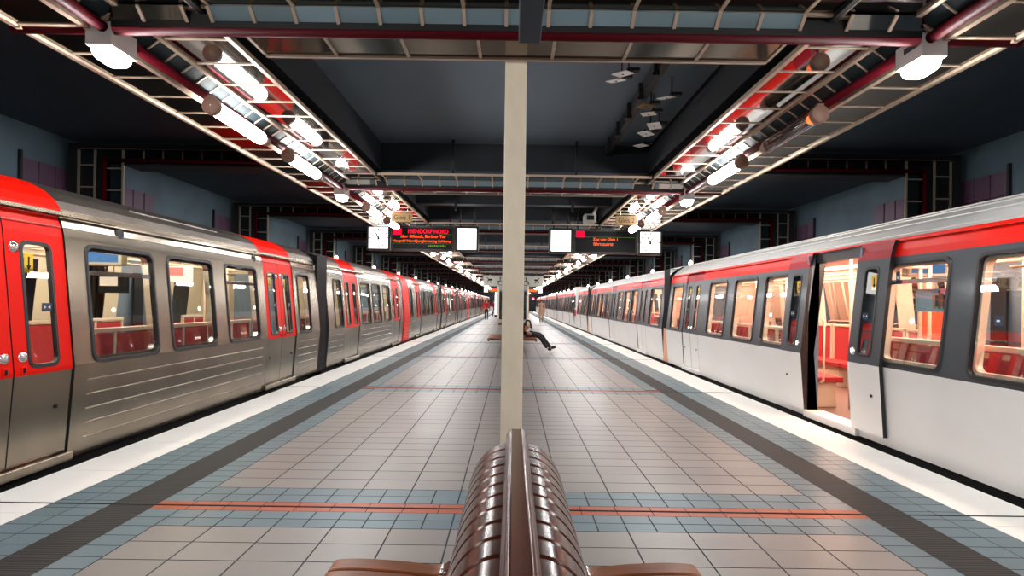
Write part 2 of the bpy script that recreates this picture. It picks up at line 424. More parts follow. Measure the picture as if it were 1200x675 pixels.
# near cable duct above the camera line
p = MB(); p.box(.012, .14, 1.7, 3.5, EYE+1.52, EYE+1.9, slate)
o = thing('cable_duct', 'slate grey metal duct hanging end-on in front of the first crosswise gantry', 'duct', (.08, 2.6, EYE+1.6)); p.build('duct_body', o, bevel=.006)
p = MB(); p.cyl((.076, 2.0, EYE+1.9), (.076, 2.0, ZC), .02, black, 8); p.cyl((.076, 3.1, EYE+1.9), (.076, 3.1, ZC), .02, black, 8); p.build('hanger', o)

# ------------------------------------------------------------------ tube lamps and flood lamps
def tube_lamp(s, y, k, lit=True):
    x = s*2.80; z = EYE+1.775; r = .082; L = 1.12
    o = thing('tube_lamp', '%s tube lamp by the %s, %s' % ('white lit' if lit else 'unlit clear', SIDE[s], BAY(k)), 'lamp', (x, y, z), 'tube lamps in rows under the gantries')
    if lit:
        p = MB(); p.lathe((x, y, z), [(r*.86, .07), (r*.86, L-.04), (r*.8, L-.015), (r*.55, L+.012), (.001, L+.02)], tubeglow, 16, 'y'); p.build('glass_tube', o)
    else:
        p = MB(); p.lathe((x, y, z), [(r*.86, .07), (r*.86, L-.02)], tubeglass, 16, 'y'); p.build('glass_tube', o)
        p = MB(); p.cyl((x, y+.08, z+.012), (x, y+L-.03, z+.012), .014, chrome, 8); p.build('inner_tube', o)
        p = MB(); p.cyl((x, y+.085, z), (x, y+.2, z), .045, orangeglow, 10); p.build('electrode', o)
        p = MB(); p.lathe((x, y, z), [(.001, L+.05), (r*.8, L+.05), (r*.9, L+.03), (r*.9, L-.03)], brownmetal, 16, 'y'); p.build('far_cap', o)
    p = MB(); p.lathe((x, y, z), [(.001, 0), (r*.93, 0), (r, .01), (r, .07), (r*.86, .075)], brownmetal, 20, 'y')
    p.box(x-.03, x+.03, y+.01, y+.06, z+.05, ZL-.02, brownmetal); p.build('end_cap', o)
    p = MB(); p.cyl((x, y+L-.05, z+.06), (x+s*.06, y+L-.05, ZL-.02), .03, brownmetal, 8); p.cyl((x, y+L+.02, z), (x, y+L+.14, z), .05, brownmetal, 12); p.build('bracket', o)
    return o
def flood(s, y, k):
    x = s*2.925; z = EYE+1.93
    o = thing('flood_lamp', 'boxy flood lamp by the %s, %s' % (SIDE[s], BAY(k)), 'lamp', (x, y, z), 'boxy flood lamps at the gantry crossings')
    p = MB(); p.box(x-.09, x+.09, y, y+.30, EYE+1.765, z, housing); p.build('housing', o, bevel=.008)
    p = MB(); p.box(x-.02, x+.02, y-.004, y, z-.05, z-.03, black); p.box(x-.092, x-.09, y+.05, y+.2, z-.08, z-.04, black); p.build('latch', o)
    v = []; prof = [(1, 0), (.97, -.03), (.82, -.06), (.5, -.08), (.001, -.085)]; n = 20
    for q, h in prof:
        for t in range(n):
            a = 2*math.pi*t/n; ca, sa = math.cos(a), math.sin(a)
            cx = abs(ca)**.5*(1 if ca > 0 else -1)*.082*q; cy = abs(sa)**.5*(1 if sa > 0 else -1)*.14*q
            v.append((x+cx, y+.15+cy, EYE+1.763+h))
    p = MB(); p.idx(v, [(j*n+t, j*n+(t+1) % n, (j+1)*n+(t+1) % n, (j+1)*n+t) for j in range(len(prof)-1) for t in range(n)], boxglow, True); p.build('lens', o)
    return o
lampc = {}
for s in (-1, 1):
    protoT = protoF = None; c = 0
    for k in range(NF):
        if k == 0: pf = flood(s, FR[0]+.03, 0)
        else: copy_tree(pf, (s*2.925, FR[k]+.03, EYE+1.93), 'boxy flood lamp by the %s, %s' % (SIDE[s], BAY(k)))
        for q, dy in enumerate((1.33, 3.2)):
            y = FR[k]+dy
            if s > 0 and k == 0 and q == 0:
                tube_lamp(s, y, c, lit=False)
            elif protoT is None:
                protoT = tube_lamp(s, y, c)
            else:
                copy_tree(protoT, (s*2.80, y, EYE+1.775), 'white lit tube lamp by the %s, %s' % (SIDE[s], BAY(c)))
            c += 1
    for k in (-3, -2, -1):
        for dy in (1.33, 3.2): copy_tree(protoT, (s*2.80, F0+PITCH*k+dy, EYE+1.775), 'white lit tube lamp by the %s, behind the viewpoint' % SIDE[s])
        if k > -3: copy_tree(pf, (s*2.925, F0+PITCH*k+.03, EYE+1.93), 'boxy flood lamp by the %s, behind the viewpoint' % SIDE[s])

# ------------------------------------------------------------------ portals over the tracks
def portal(s, k):
    F = FR[k]-.15
    o = thing('portal_frame', 'dark barred portal over the %s, %s from the camera' % (SIDE[s].replace(' side', ''), ORD[k-1]), 'portal', (s*6.8, F, -1.2), 'portal frames over the tracks')
    p = MB(); p.box(*sx(s, 7.2, 7.32), F, F+.5, -1.2, EYE+2.52, black); p.box(*sx(s, 3.55, 7.32), F, F+.5, EYE+2.46, EYE+2.52, black); p.box(*sx(s, 3.55, 6.42), F+.02, F+.5, EYE+2.17, EYE+2.2, black); p.build('outer_frame', o)
    p = MB(); p.box(*sx(s, 6.44, 7.2), F+.06, F+.08, -1.2, EYE+2.46, darkglass); p.box(*sx(s, 3.55, 6.44), F+.06, F+.08, EYE+2.2, EYE+2.46, darkglass)
    p.build('glazed_panel', o)
    for xx in (7.17, 6.9, 6.44):
        p = MB(); p.box(*sx(s, xx-.016, xx+.016), F+.02, F+.05, -1.2, EYE+2.42, portalbar); p.build('upright_bar', o)
    p = MB()
    for j in range(10):
        z = EYE+2.16-.36*j
        if z < -.9: break
        p.box(*sx(s, 6.9, 7.17), F+.025, F+.045, z, z+.022, portalbar); p.build('rung', o); p = MB(); p.box(*sx(s, 6.44, 6.7), F+.025, F+.045, z-.05, z-.028, portalbar); p.build('rung', o); p = MB()
    p = MB()
    for j in range(9):
        x = 6.1-.32*j
        if x < 3.6: break
        p.box(*sx(s, x, x+.015), F+.03, F+.055, EYE+2.28, EYE+2.42, brownmetal)
    p.box(*sx(s, 3.55, 7.15), F+.02, F+.04, EYE+2.435, EYE+2.445, brownmetal)
    p.build('lintel_bracket', o)
    p = MB(); p.cyl((s*6.74, F+.02, -1.2), (s*6.74, F+.02, EYE+2.3), .04, redpipe, 10); p.cyl((s*6.74, F+.02, EYE+2.25), (s*3.6, F+.02, EYE+2.25), .035, redpipe, 10); p.build('pipe', o)
    return o
for s in (-1, 1):
    first = portal(s, 1)
    for k in range(2, NF):
        copy_tree(first, (s*6.8, FR[k]-.15, -1.2), 'dark barred portal over the %s, %s from the camera' % (SIDE[s].replace(' side', ''), ORD[k-1]))
    base = None
    for k in range(3, NF-1):
        y = FR[k]-.3; lab = 'small bulb lamp on the %s portal by the %s' % (ORD[k-1], SIDE[s])
        if base is None:
            base = thing('bulb_lamp', lab, 'lamp', (s*6.3, y, EYE+1.55), 'small bulb lamps on the portal frames')
            p = MB(); p.cyl((s*6.3, y, EYE+1.55), (s*6.3, y, EYE+2.2), .02, black, 8); p.cyl((s*6.3, y, EYE+2.18), (s*6.3, y+.2, EYE+2.18), .02, black, 8); p.build('stem', base)
            p = MB(); p.lathe((s*6.3, y, EYE+1.5), [(.001, -.09), (.05, -.07), (.07, 0), (.05, .06), (.02, .09)], smallglow, 12); p.build('bulb', base)
        else: copy_tree(base, (s*6.3, y, EYE+1.55), lab)

# ------------------------------------------------------------------ platform signs, clocks and light boxes
def sign_box(name, label, cat, group, x0, x1, y, z0, z1, lit=True, hang=True, dep=.22):
    o = thing(name, label, cat, ((x0+x1)/2, y, z0), group)
    p = MB(); p.box(x0, x1, y+.012, y+dep, z0, z1, signframe); p.build('housing', o, bevel=.02)
    t = .05; p = MB()
    for (a, b2, c, d) in ((x0, x1, z0, z0+t), (x0, x1, z1-t, z1), (x0, x0+t, z0+t, z1-t), (x1-t, x1, z0+t, z1-t)):
        p.box(a, b2, y-.012, y+.012, c, d, signframe)
    p.build('frame', o)
    p = MB(); p.box(x0+t, x1-t, y, y+.011, z0+t, z1-t, signwhite if lit else ink); p.build('face' if lit else 'screen', o)
    if hang:
        p = MB(); xm = (x0+x1)/2
        for xx in (x0+.12, x1-.12): p.cyl((xx, y+.11, z1), (xx, y+.11, ZB+.05 if abs(xx) > 2.22 else ZC), .018, black, 8)
        p.build('hanger', o)
    return o
def clock(x0, x1, y, z0, z1, label):
    o = sign_box('platform_clock', label, 'clock', 'square platform clocks', x0, x1, y, z0, z1)
    cx, cz, R = (x0+x1)/2, (z0+z1)/2, (x1-x0)*.42
    p = MB()
    for h in range(12):
        a = h*math.pi/6; l = .16 if h % 3 else .24
        d = Vector((math.sin(a), 0, math.cos(a))); q = Vector((d.z, 0, -d.x))
        c = Vector((cx, y-.002, cz)); A = c+d*R; B = c+d*R*(1-l); wd = .013
        p.face([A+q*wd, A-q*wd, B-q*wd, B+q*wd], ink)
    p.build('hour_mark', o, fixn=False)
    for ang, L, wd, nm in ((332, R*.6, .022, 'hour_hand'), (30, R*.9, .014, 'minute_hand')):
        a = math.radians(ang); d = Vector((math.sin(a), 0, math.cos(a))); q = Vector((d.z, 0, -d.x)); c = Vector((cx, y-.005, cz))
        p = MB(); A = c+d*L; B = c-d*.05
        p.face([A+q*wd*.6, A-q*wd*.6, B-q*wd, B+q*wd], ink); p.build(nm, o, fixn=False)
    return o
def signset(y, far=False):
    w = ' far down the platform' if far else ''
    dk = 'distant' if far else 'near'
    clock(-3.74, -3.15, y, EYE+1.29, EYE+1.93, 'square lit clock beside the %s red-lettered destination board%s' % (dk, w))
    clock(3.17, 3.78, y, EYE+1.27, EYE+1.90, 'square lit clock beside the %s nearly empty destination board%s' % (dk, w))
    a = sign_box('lit_sign_box', 'blank lit sign box, %s red-lettered board to pillar%s' % (dk, w), 'sign', 'white lit sign boxes', -1.49, -.90, y, EYE+1.29, EYE+1.93)
    b = sign_box('lit_sign_box', 'blank lit sign box, pillar to %s nearly empty board%s' % (dk, w), 'sign', 'white lit sign boxes', .90, 1.50, y, EYE+1.28, EYE+1.92)
    d1 = sign_box('destination_board', '%s dark display board with red and orange train lettering%s' % (dk, w), 'display', 'destination boards', -3.13, -1.51, y, EYE+1.29, EYE+1.93, lit=False)
    d2 = sign_box('destination_board', '%s dark display board with two short orange lines%s' % (dk, w), 'display', 'destination boards', 1.52, 3.15, y, EYE+1.28, EYE+1.90, lit=False)
    yy = y-.004
    if far:
        for d, cx in ((d1, -2.32), (d2, 2.33)):
            p = MB(); p.box(cx-.7, cx+.7, yy-.004, yy, EYE+1.45, EYE+1.75, ledorange); p.build('lit_line', d)
        return
    c = -2.32
    p = MB(); p.box(-3.07, -2.86, yy-.003, yy, EYE+1.70, EYE+1.875, ledred); p.build('line_badge', d1)
    text_part('U2', -2.965, yy-.004, EYE+1.79, .13, .09, darkred, d1)
    text_part('NIENDORF NORD', -2.18, yy, EYE+1.79, 1.02, .105, ledred, d1)
    text_part('\u00fcber Billstedt, Berliner Tor', -2.30, yy, EYE+1.655, 1.15, .085, ledorange, d1)
    text_part('Hauptbf Nord Jungfernstieg Schlump', -2.33, yy, EYE+1.535, 1.48, .085, ledorange, d1)
    text_part('HBF Nord Sued', -1.98, yy, EYE+1.41, .48, .06, ledgreen, d1) if False else None
    p = MB(); p.box(-3.07, -1.57, yy-.002, yy, EYE+1.475, EYE+1.481, ledgreen); p.box(-1.9, -1.57, yy-.002, yy, EYE+1.715, EYE+1.721, ledgreen); p.build('divider_line', d1)
    p = MB()
    for j in range(9): p.box(-2.18+j*.052, -2.145+j*.052, yy-.002, yy, EYE+1.395, EYE+1.44+.008*(j % 2), ledgreen)
    p.build('small_status_line', d1)
    p = MB(); p.box(1.585, 1.80, yy-.003, yy, EYE+1.695, EYE+1.87, ledred); p.build('line_badge', d2)
    text_part('U2', 1.69, yy-.004, EYE+1.785, .13, .09, darkred, d2)
    text_part('Zug von Gleis 1', 2.33, yy, EYE+1.64, .62, .085, ledorange, d2)
    text_part('f\u00e4hrt zuerst', 2.28, yy, EYE+1.53, .50, .085, ledorange, d2)
    p = MB(); p.box(1.80, 3.08, yy-.002, yy, EYE+1.70, EYE+1.706, ledgreen); p.build('divider_line', d2)
signset(15.2); signset(76.0, True)
for s, txt in ((-1, 'Gleis 1'), (1, 'Gleis 2')):
    y = 12.5; x0, x1 = sx(s, 2.13, 2.57)
    z0, z1 = EYE+1.66, EYE+1.86
    if s > 0: z0 -= 0.0
    o = thing('track_number_sign', 'small tan plate reading %s under the gantry' % txt, 'sign', (s*2.35, y, z0), 'tan track number plates')
    p = MB(); p.box(x0, x1, y, y+.05, z0, z1, tan); p.build('plate', o, bevel=.012)
    text_part(txt, s*2.35, y-.002, (z0+z1)/2, .33, .10, ink, o)
    p = MB(); p.cyl((s*2.23, y+.025, z1), (s*2.23, y+.025, ZU-.02), .008, chrome, 8); p.cyl((s*2.5, y+.025, z1), (s*2.5, y+.025, ZU), .008, chrome, 8); p.build('hanger', o)

# lift header with pictograms, lift shaft, signal
def pict(kind, cx, y, cz, h, parent, fl_=1):
    p = MB(); yy = y-.003
    def poly(pts): p.face([(cx+fl_*a*h, yy, cz+b2*h) for a, b2 in pts], ink)
    def disc(ax, az, r, n=14, r0=0):
        for t in range(n):
            a0, a1 = 2*math.pi*t/n, 2*math.pi*(t+1)/n
            p.face([(cx+fl_*h*(ax+r0*math.cos(a0)), yy, cz+h*(az+r0*math.sin(a0))), (cx+fl_*h*(ax+r*math.cos(a0)), yy, cz+h*(az+r*math.sin(a0))), (cx+fl_*h*(ax+r*math.cos(a1)), yy, cz+h*(az+r*math.sin(a1))), (cx+fl_*h*(ax+r0*math.cos(a1)), yy, cz+h*(az+r0*math.sin(a1)))], ink)
    if kind == 'wheelchair':
        disc(-.05, -.2, .30, 16, .24); disc(0, .42, .09, 12, 0.001)
        poly([(-.05,.33),(.05,.33),(.08,0),(-.02,0)]); poly([(-.02,.06),(.30,.06),(.30,-.02),(-.02,-.02)]); poly([(.24,.04),(.32,.04),(.44,-.4),(.34,-.42)])
    else:
        poly([(-.45,.15),(.1,.15),(.3,-.12),(-.3,-.12)]); poly([(.05,.15),(.35,.38),(.42,.3),(.14,.08)]); disc(-.2, -.32, .13, 12, .05); disc(.2, -.32, .13, 12, .05)
    return p.build('pictogram', parent, fixn=False)
for s in (-1, 1):
    y = 44.0; x0, x1 = sx(s, .3, 2.2)
    o = thing('lift_sign', 'pale lift sign with wheelchair and pram symbols, toward the %s' % SIDE[s], 'sign', (s*1.3, y, EYE+1.2), 'pale lift signs')
    p = MB(); p.box(x0, x1, y, y+.1, EYE+1.22, EYE+2.0, signgrey); p.build('panel', o, bevel=.01)
    pict('wheelchair', s*.95, y, EYE+1.58, .6, o, s); pict('pram', s*1.75, y, EYE+1.68, .5, o, s)
    p = MB()
    for xx in (.7, 1.7): p.cyl((s*xx, y+.05, EYE+2.0), (s*xx, y+.05, ZC), .04, signgrey, 8)
    p.build('hanger', o)
o = thing('lift_shaft', 'glazed lift tower with cream corner posts standing mid-platform behind the pillar', 'lift', (0, 53, 0))
for xx in (-1.3, 1.3):
    for yy in (52.2, 54.2):
        p = MB(); p.box(xx-.09, xx+.09, yy-.09, yy+.09, 0, ZC-.02, cream); p.build('corner_post', o)
p = MB(); p.box(-1.21, 1.21, 52.2, 52.22, .1, EYE+1.1, pane); p.box(-1.21, 1.21, 52.15, 52.25, EYE+1.1, EYE+1.5, signgrey); p.build('glazed_wall', o)
p = MB(); p.box(-1.2, 1.2, 52.5, 54.0, .0, 2.4, darkglass); p.build('lift_cabin', o)
p = MB(); p.box(-1.3, 1.3, 54.2, 54.25, 0, ZC-.02, bluegrey); p.build('rear_wall', o)
o = thing('lit_column', 'narrow white lit information column before the lift tower', 'sign', (-1.6, 58, 0))
p = MB(); p.box(-1.78, -1.48, 58, 58.15, 0, 2.35, signframe); p.build('case', o); p = MB(); p.box(-1.75, -1.51, 57.98, 58, .3, 2.3, signwhite); p.build('lit_face', o)
o = thing('track_signal', 'red lit railway signal at the end of the platform', 'signal', (3.3, 97, 0))
p = MB(); p.box(3.0, 3.6, 97, 97.2, 1.6, 2.7, black); p.build('head', o); p = MB(); p.cyl((3.3, 97.1, 0), (3.3, 97.1, 1.6), .06, black); p.build('post', o)
p = MB(); p.lathe((3.3, 96.99, 2.15), [(.001, -.06), (.1, -.04), (.17, 0)], sigred, 14, 'y'); p.build('lens', o)

# CCTV camera and ceiling fittings
o = thing('security_camera', 'pale boxy camera on a bracket above the nearly empty destination board', 'camera', (1.75, 13.6, EYE+1.9))
p = MB(); p.box(1.60, 1.86, 13.5, 13.9, EYE+1.86, EYE+2.04, signgrey); p.build('housing', o, bevel=.01)
p = MB(); p.box(1.65, 1.81, 13.49, 13.5, EYE+1.90, EYE+2.0, ink); p.build('lens', o)
p = MB(); p.cyl((1.8, 13.7, EYE+2.04), (1.95, 13.7, EYE+2.3), .03, signgrey); p.cyl((1.95, 13.7, EYE+2.3), (1.95, 13.7, ZC), .03, black); p.build('bracket', o)
def wp(px, py, Z):
    r = math.radians(.8); du, dv = px-601, py-355
    u = du*math.cos(r)+dv*math.sin(r); w = -du*math.sin(r)+dv*math.cos(r)
    Y = -700*Z/w; return Vector((u*Y/700, Y, EYE+Z))
o = thing('spotlight_track', 'black track with clamps running along the slate ceiling beside the small plates', 'track', (1.53, 6, EYE+2.5))
p = MB(); p.box(1.49, 1.57, 5.0, FR[1]-.02, EYE+2.46, EYE+2.63, black); p.build('track_bar', o)
for yy in (6.25, 7.0, 7.7, 8.5, 9.3):
    p = MB(); p.box(1.44, 1.50, yy, yy+.04, EYE+2.42, EYE+2.60, black); p.box(1.42, 1.50, yy-.02, yy+.06, EYE+2.40, EYE+2.43, black); p.build('clamp', o)
plates = [(730, 87, 'white'), (722, 95, 'white'), (781, 115, 'white'), (757, 125, 'cream'), (760, 134, 'white'), (767, 148, 'white'), (757, 157, 'white'), (751, 171, 'white')]
lab = ['white tilted plate of a ceiling spotlight, first by the gantry', 'white tilted plate of a ceiling spotlight, just under the first', 'white plate of a spotlight standing alone beyond the black track', 'cream plate of a ceiling spotlight on the black track',
       'white plate of a spotlight right below the cream one', 'small white spotlight plate beneath a black fitting, third from the dark beam', 'small white spotlight plate, second from the dark beam', 'small white spotlight plate closest to the dark beam']
for i, (px, py, cn) in enumerate(plates):
    q = wp(px, py, 2.38)
    o = thing('ceiling_spotlight', lab[i], 'spotlight', q, 'spotlights with small plates on the ceiling')
    p = MB(); a = random.uniform(.3, 1.2); w = .085
    ca, sa = math.cos(a), math.sin(a); tl = random.uniform(-.25, .25)
    def P(x, y, z): return q+Vector((x*ca-y*sa, x*sa+y*ca, z+tl*x))
    c = [P(-w, -w, 0), P(w, -w, 0), P(w, w, 0), P(-w, w, 0)]; c2 = [v+Vector((0, 0, .008)) for v in c]
    p.idx(c+c2, [(0,1,2,3),(4,7,6,5),(0,4,5,1),(1,5,6,2),(2,6,7,3),(3,7,4,0)], whitep if cn == 'white' else yellow if False else (whitep if cn == 'white' else tan)); p.build('plate', o)
    p = MB(); p.cyl(q+Vector((0,0,-.004)), q+Vector((0,0,-.001)), .012, ink, 8); p.build('centre_screw', o)
    p = MB(); p.box(q.x+.04, q.x+.17, q.y-.035, q.y+.035, q.z+.03, q.z+.06, black); p.cyl(q+Vector((.06, 0, .05)), q+Vector((.06, 0, .25)), .008, black, 8); p.build('lamp_head', o)

# ------------------------------------------------------------------ pillar
for i, (y, lb) in enumerate(((4.72, 'tall cream square steel pillar rising right behind the slatted bench'),)):
    o = thing('steel_pillar', lb, 'pillar', (0, y, 0))
    p = MB(); w = .084; p.box(-w, w, y-w, y+w, 0, ZC, cream); p.build('shaft', o, bevel=.006)
    p = MB(); p.box(-.14, .14, y-.14, y+.14, 0, .015, cream); p.build('base_plate', o)

# ------------------------------------------------------------------ benches
def bench(y0, y1, label, xo=0., seats=True):
    o = thing('platform_bench', label, 'bench', (xo, (y0+y1)/2, 0), 'double sided slatted benches')
    n = int(round((y1-y0)/.105)); d = (y1-y0)/n
    path = [(.715,.385),(.712,.415),(.695,.432),(.60,.437),(.45,.430),(.33,.418),(.27,.425),(.235,.46),(.215,.53),(.203,.62),(.192,.70),(.172,.775),(.145,.83),(.11,.868),(.075,.89),(.035,.90)]
    th = .026
    def cr(P_, n_=3):
        out = []
        for i in range(len(P_)-1):
            p0, p1, p2, p3 = [Vector(P_[min(max(i+t, 0), len(P_)-1)]) for t in (-1, 0, 1, 2)]
            for t in range(n_):
                u = t/n_; out.append(.5*((2*p1)+(p2-p0)*u+(2*p0-5*p1+4*p2-p3)*u*u+(3*p1-p0-3*p2+p3)*u**3))
        out.append(Vector(P_[-1])); return out
    path = cr(path)
    proto = {}
    def slat_mesh(s, mat0, mat1):
        p = MB(); pts = [Vector((a, b2)) for a, b2 in path]; N = len(pts)
        nor = []
        for i in range(N):
            t = (pts[min(i+1, N-1)]-pts[max(i-1, 0)]).normalized(); nor.append(Vector((t.y, -t.x)))
        yc = y0+d/2; hw = d/2-.0055; ch = .006
        ring = []
        for i in range(N):
            a = pts[i]; nn = nor[i]
            out = [(a+nn*0, -hw+ch), (a+nn*0, hw-ch), (a-nn*ch*.7, hw), (a-nn*th, hw), (a-nn*th, -hw), (a-nn*ch*.7, -hw)]
            ring.append([(xo+s*q.x, yc+h, q.y) for q, h in out])
        v = [x for r in ring for x in r]; k = 6
        for i in range(N-1):
            mt = mat1 if i < 17 else mat0
            p.idx([*ring[i], *ring[i+1]], [(j, (j+1) % k, k+(j+1) % k, k+j) for j in range(k)], mt, True)
        p.face(ring[0], mat1); p.face(ring[-1], mat0)
        q_ = p.build('slat', o); q_.data.set_sharp_from_angle(angle=math.radians(30)); return q_
    for s in (-1, 1):
        first = slat_mesh(s, wood, woodseat)
        for i in range(1, n):
            c = first.copy(); C.objects.link(c); c.location.y = i*d
    # top rail (rounded bar)
    p = MB(); R = [(-.041,-.06),(-.041,.020),(-.032,.040),(-.022,.046),(.022,.046),(.032,.040),(.041,.020),(.041,-.06)]
    p.extrude([(xo+a, .905+b2) for a, b2 in R], y0-.01, y1+.012, wood, True); t = p.build('top_rail', o, bevel=.003); t.data.set_sharp_from_angle(angle=math.radians(22))
    for yy in (y0+.25, y1-.25):
        p = MB()
        for s in (-1, 1):
            p.tube([(xo+s*.02, yy, .85), (xo+s*.12, yy, .60), (xo+s*.17, yy, .37)], .018, black)
            p.tube([(xo+s*.17, yy, .385), (xo+s*.66, yy, .385)], .02, black)
            p.tube([(xo+s*.05, yy, .02), (xo+s*.05, yy, .38)], .03, black)
        p.box(xo-.22, xo+.22, yy-.05, yy+.05, 0, .03, black); p.box(xo-.2, xo+.2, yy-.02, yy+.02, .36, .40, black)
        p.build('support_frame', o)
    for s in (-1, 1):
        p = MB(); a, b2 = sx(s, .655, .70); p.box(xo+a, xo+b2, y0, y1, .35, .40, woodseat); p.build('edge_beam', o)
    return o
bench(.25, 2.36, 'dark slatted wooden bench seen end-on right in front of the cream pillar', .022)
bench(17.0, 19.3, 'slatted wooden bench further along where a person in black sits')
bench(29.3, 31.6, 'small distant slatted bench beyond the one with the seated person')

# ------------------------------------------------------------------ trains
X0 = 3.83
def prof(z):
    if z < .85: return X0+.065*((.85-z)/.85)
    return X0+.095*(z-.85)+(0 if z < 1.95 else .8*(z-1.95)**2)
ZCROWN = EYE+1.03
ROOF_L = [(0, 2.18), (.0, 2.22), (.05, 2.30), (.14, 2.38), (.28, 2.455), (.45, 2.50), (.8, 2.54), (1.25, 2.555)]
ROOF_R = [(0, 2.18), (.03, 2.21), (.10, 2.29), (.20, 2.36), (.33, 2.43), (.50, 2.475), (.85, 2.52), (1.25, 2.54)]
def clean(br): return sorted(set(round(b, 4) for b in br))
def rrect(y0, y1, z0, z1, r, n=5):
    pts = []
    for (cy, cz, a0) in ((y1-r, z1-r, 0), (y0+r, z1-r, 90), (y0+r, z0+r, 180), (y1-r, z0+r, 270)):
        for i in range(n+1):
            a = math.radians(a0+90*i/n); pts.append((cy+r*math.cos(a), cz+r*math.sin(a)))
    return pts
def window(s, parent, y0, y1, z0, z1, dx=0., r=.09, t=.045, frame_mat=None, name='window', pm=None, inner=None, rail=None, proud=.012):
    """Gasket ring with rounded corners, the pane as its child."""
    O = rrect(y0, y1, z0, z1, r); I = rrect(y0+t, y1-t, z0+t, z1-t, max(.02, r-t*.6)); n = len(O)
    p = MB(); X = lambda z, d: s*(prof(z)+dx+d)
    v = [(X(z, -proud*.2), y, z) for y, z in O]+[(X(z, -proud), y+(t*.25 if y < (y0+y1)/2 else -t*.25), z) for y, z in O]+[(X(z, -proud), y, z) for y, z in I]+[(X(z, .03), y, z) for y, z in I]
    f = [(j*n+k, j*n+(k+1) % n, (j+1)*n+(k+1) % n, (j+1)*n+k) for j in range(3) for k in range(n)]
    p.idx(v, f, frame_mat or rubber)
    o = p.build(name, parent)
    p = MB(); p.face([(X(z, .008), y, z) for y, z in I], pm or pane); p.build('pane', o, fixn=False)
    if inner:
        J = rrect(y0+t+.03, y1-t-.03, z0+t+.03, z1-t-.03, max(.02, r-t*.6-.01))
        p = MB(); v = [(X(z, .03), y, z) for y, z in I]+[(X(z, .025), y, z) for y, z in J]+[(X(z, .09), y, z) for y, z in J]
        p.idx(v, [(j*n+k, j*n+(k+1) % n, (j+1)*n+(k+1) % n, (j+1)*n+k) for j in range(2) for k in range(n)], inner); p.build('inner_frame', o)
    if rail:
        zr = z0+(z1-z0)*rail; p = MB(); p.box(*sx(s, prof(zr)+dx+.015, prof(zr)+dx+.045), y0+t, y1-t, zr-.022, zr+.022, chrome); p.build('transom', o)
    return o
def skin_panel(p, s, ybr, zbr, holes, matf, dx=0., face=prof):
    ybr = clean(ybr); zbr = clean(zbr)
    for a, b2 in zip(ybr[:-1], ybr[1:]):
        for c, d in zip(zbr[:-1], zbr[1:]):
            ym, zm = (a+b2)/2, (c+d)/2
            if any(h[0] < ym < h[1] and h[2] < zm < h[3] for h in holes): continue
            p.face([(s*(face(c)+dx), a, c), (s*(face(c)+dx), b2, c), (s*(face(d)+dx), b2, d), (s*(face(d)+dx), a, d)], matf(ym, zm), True)
IN = .035
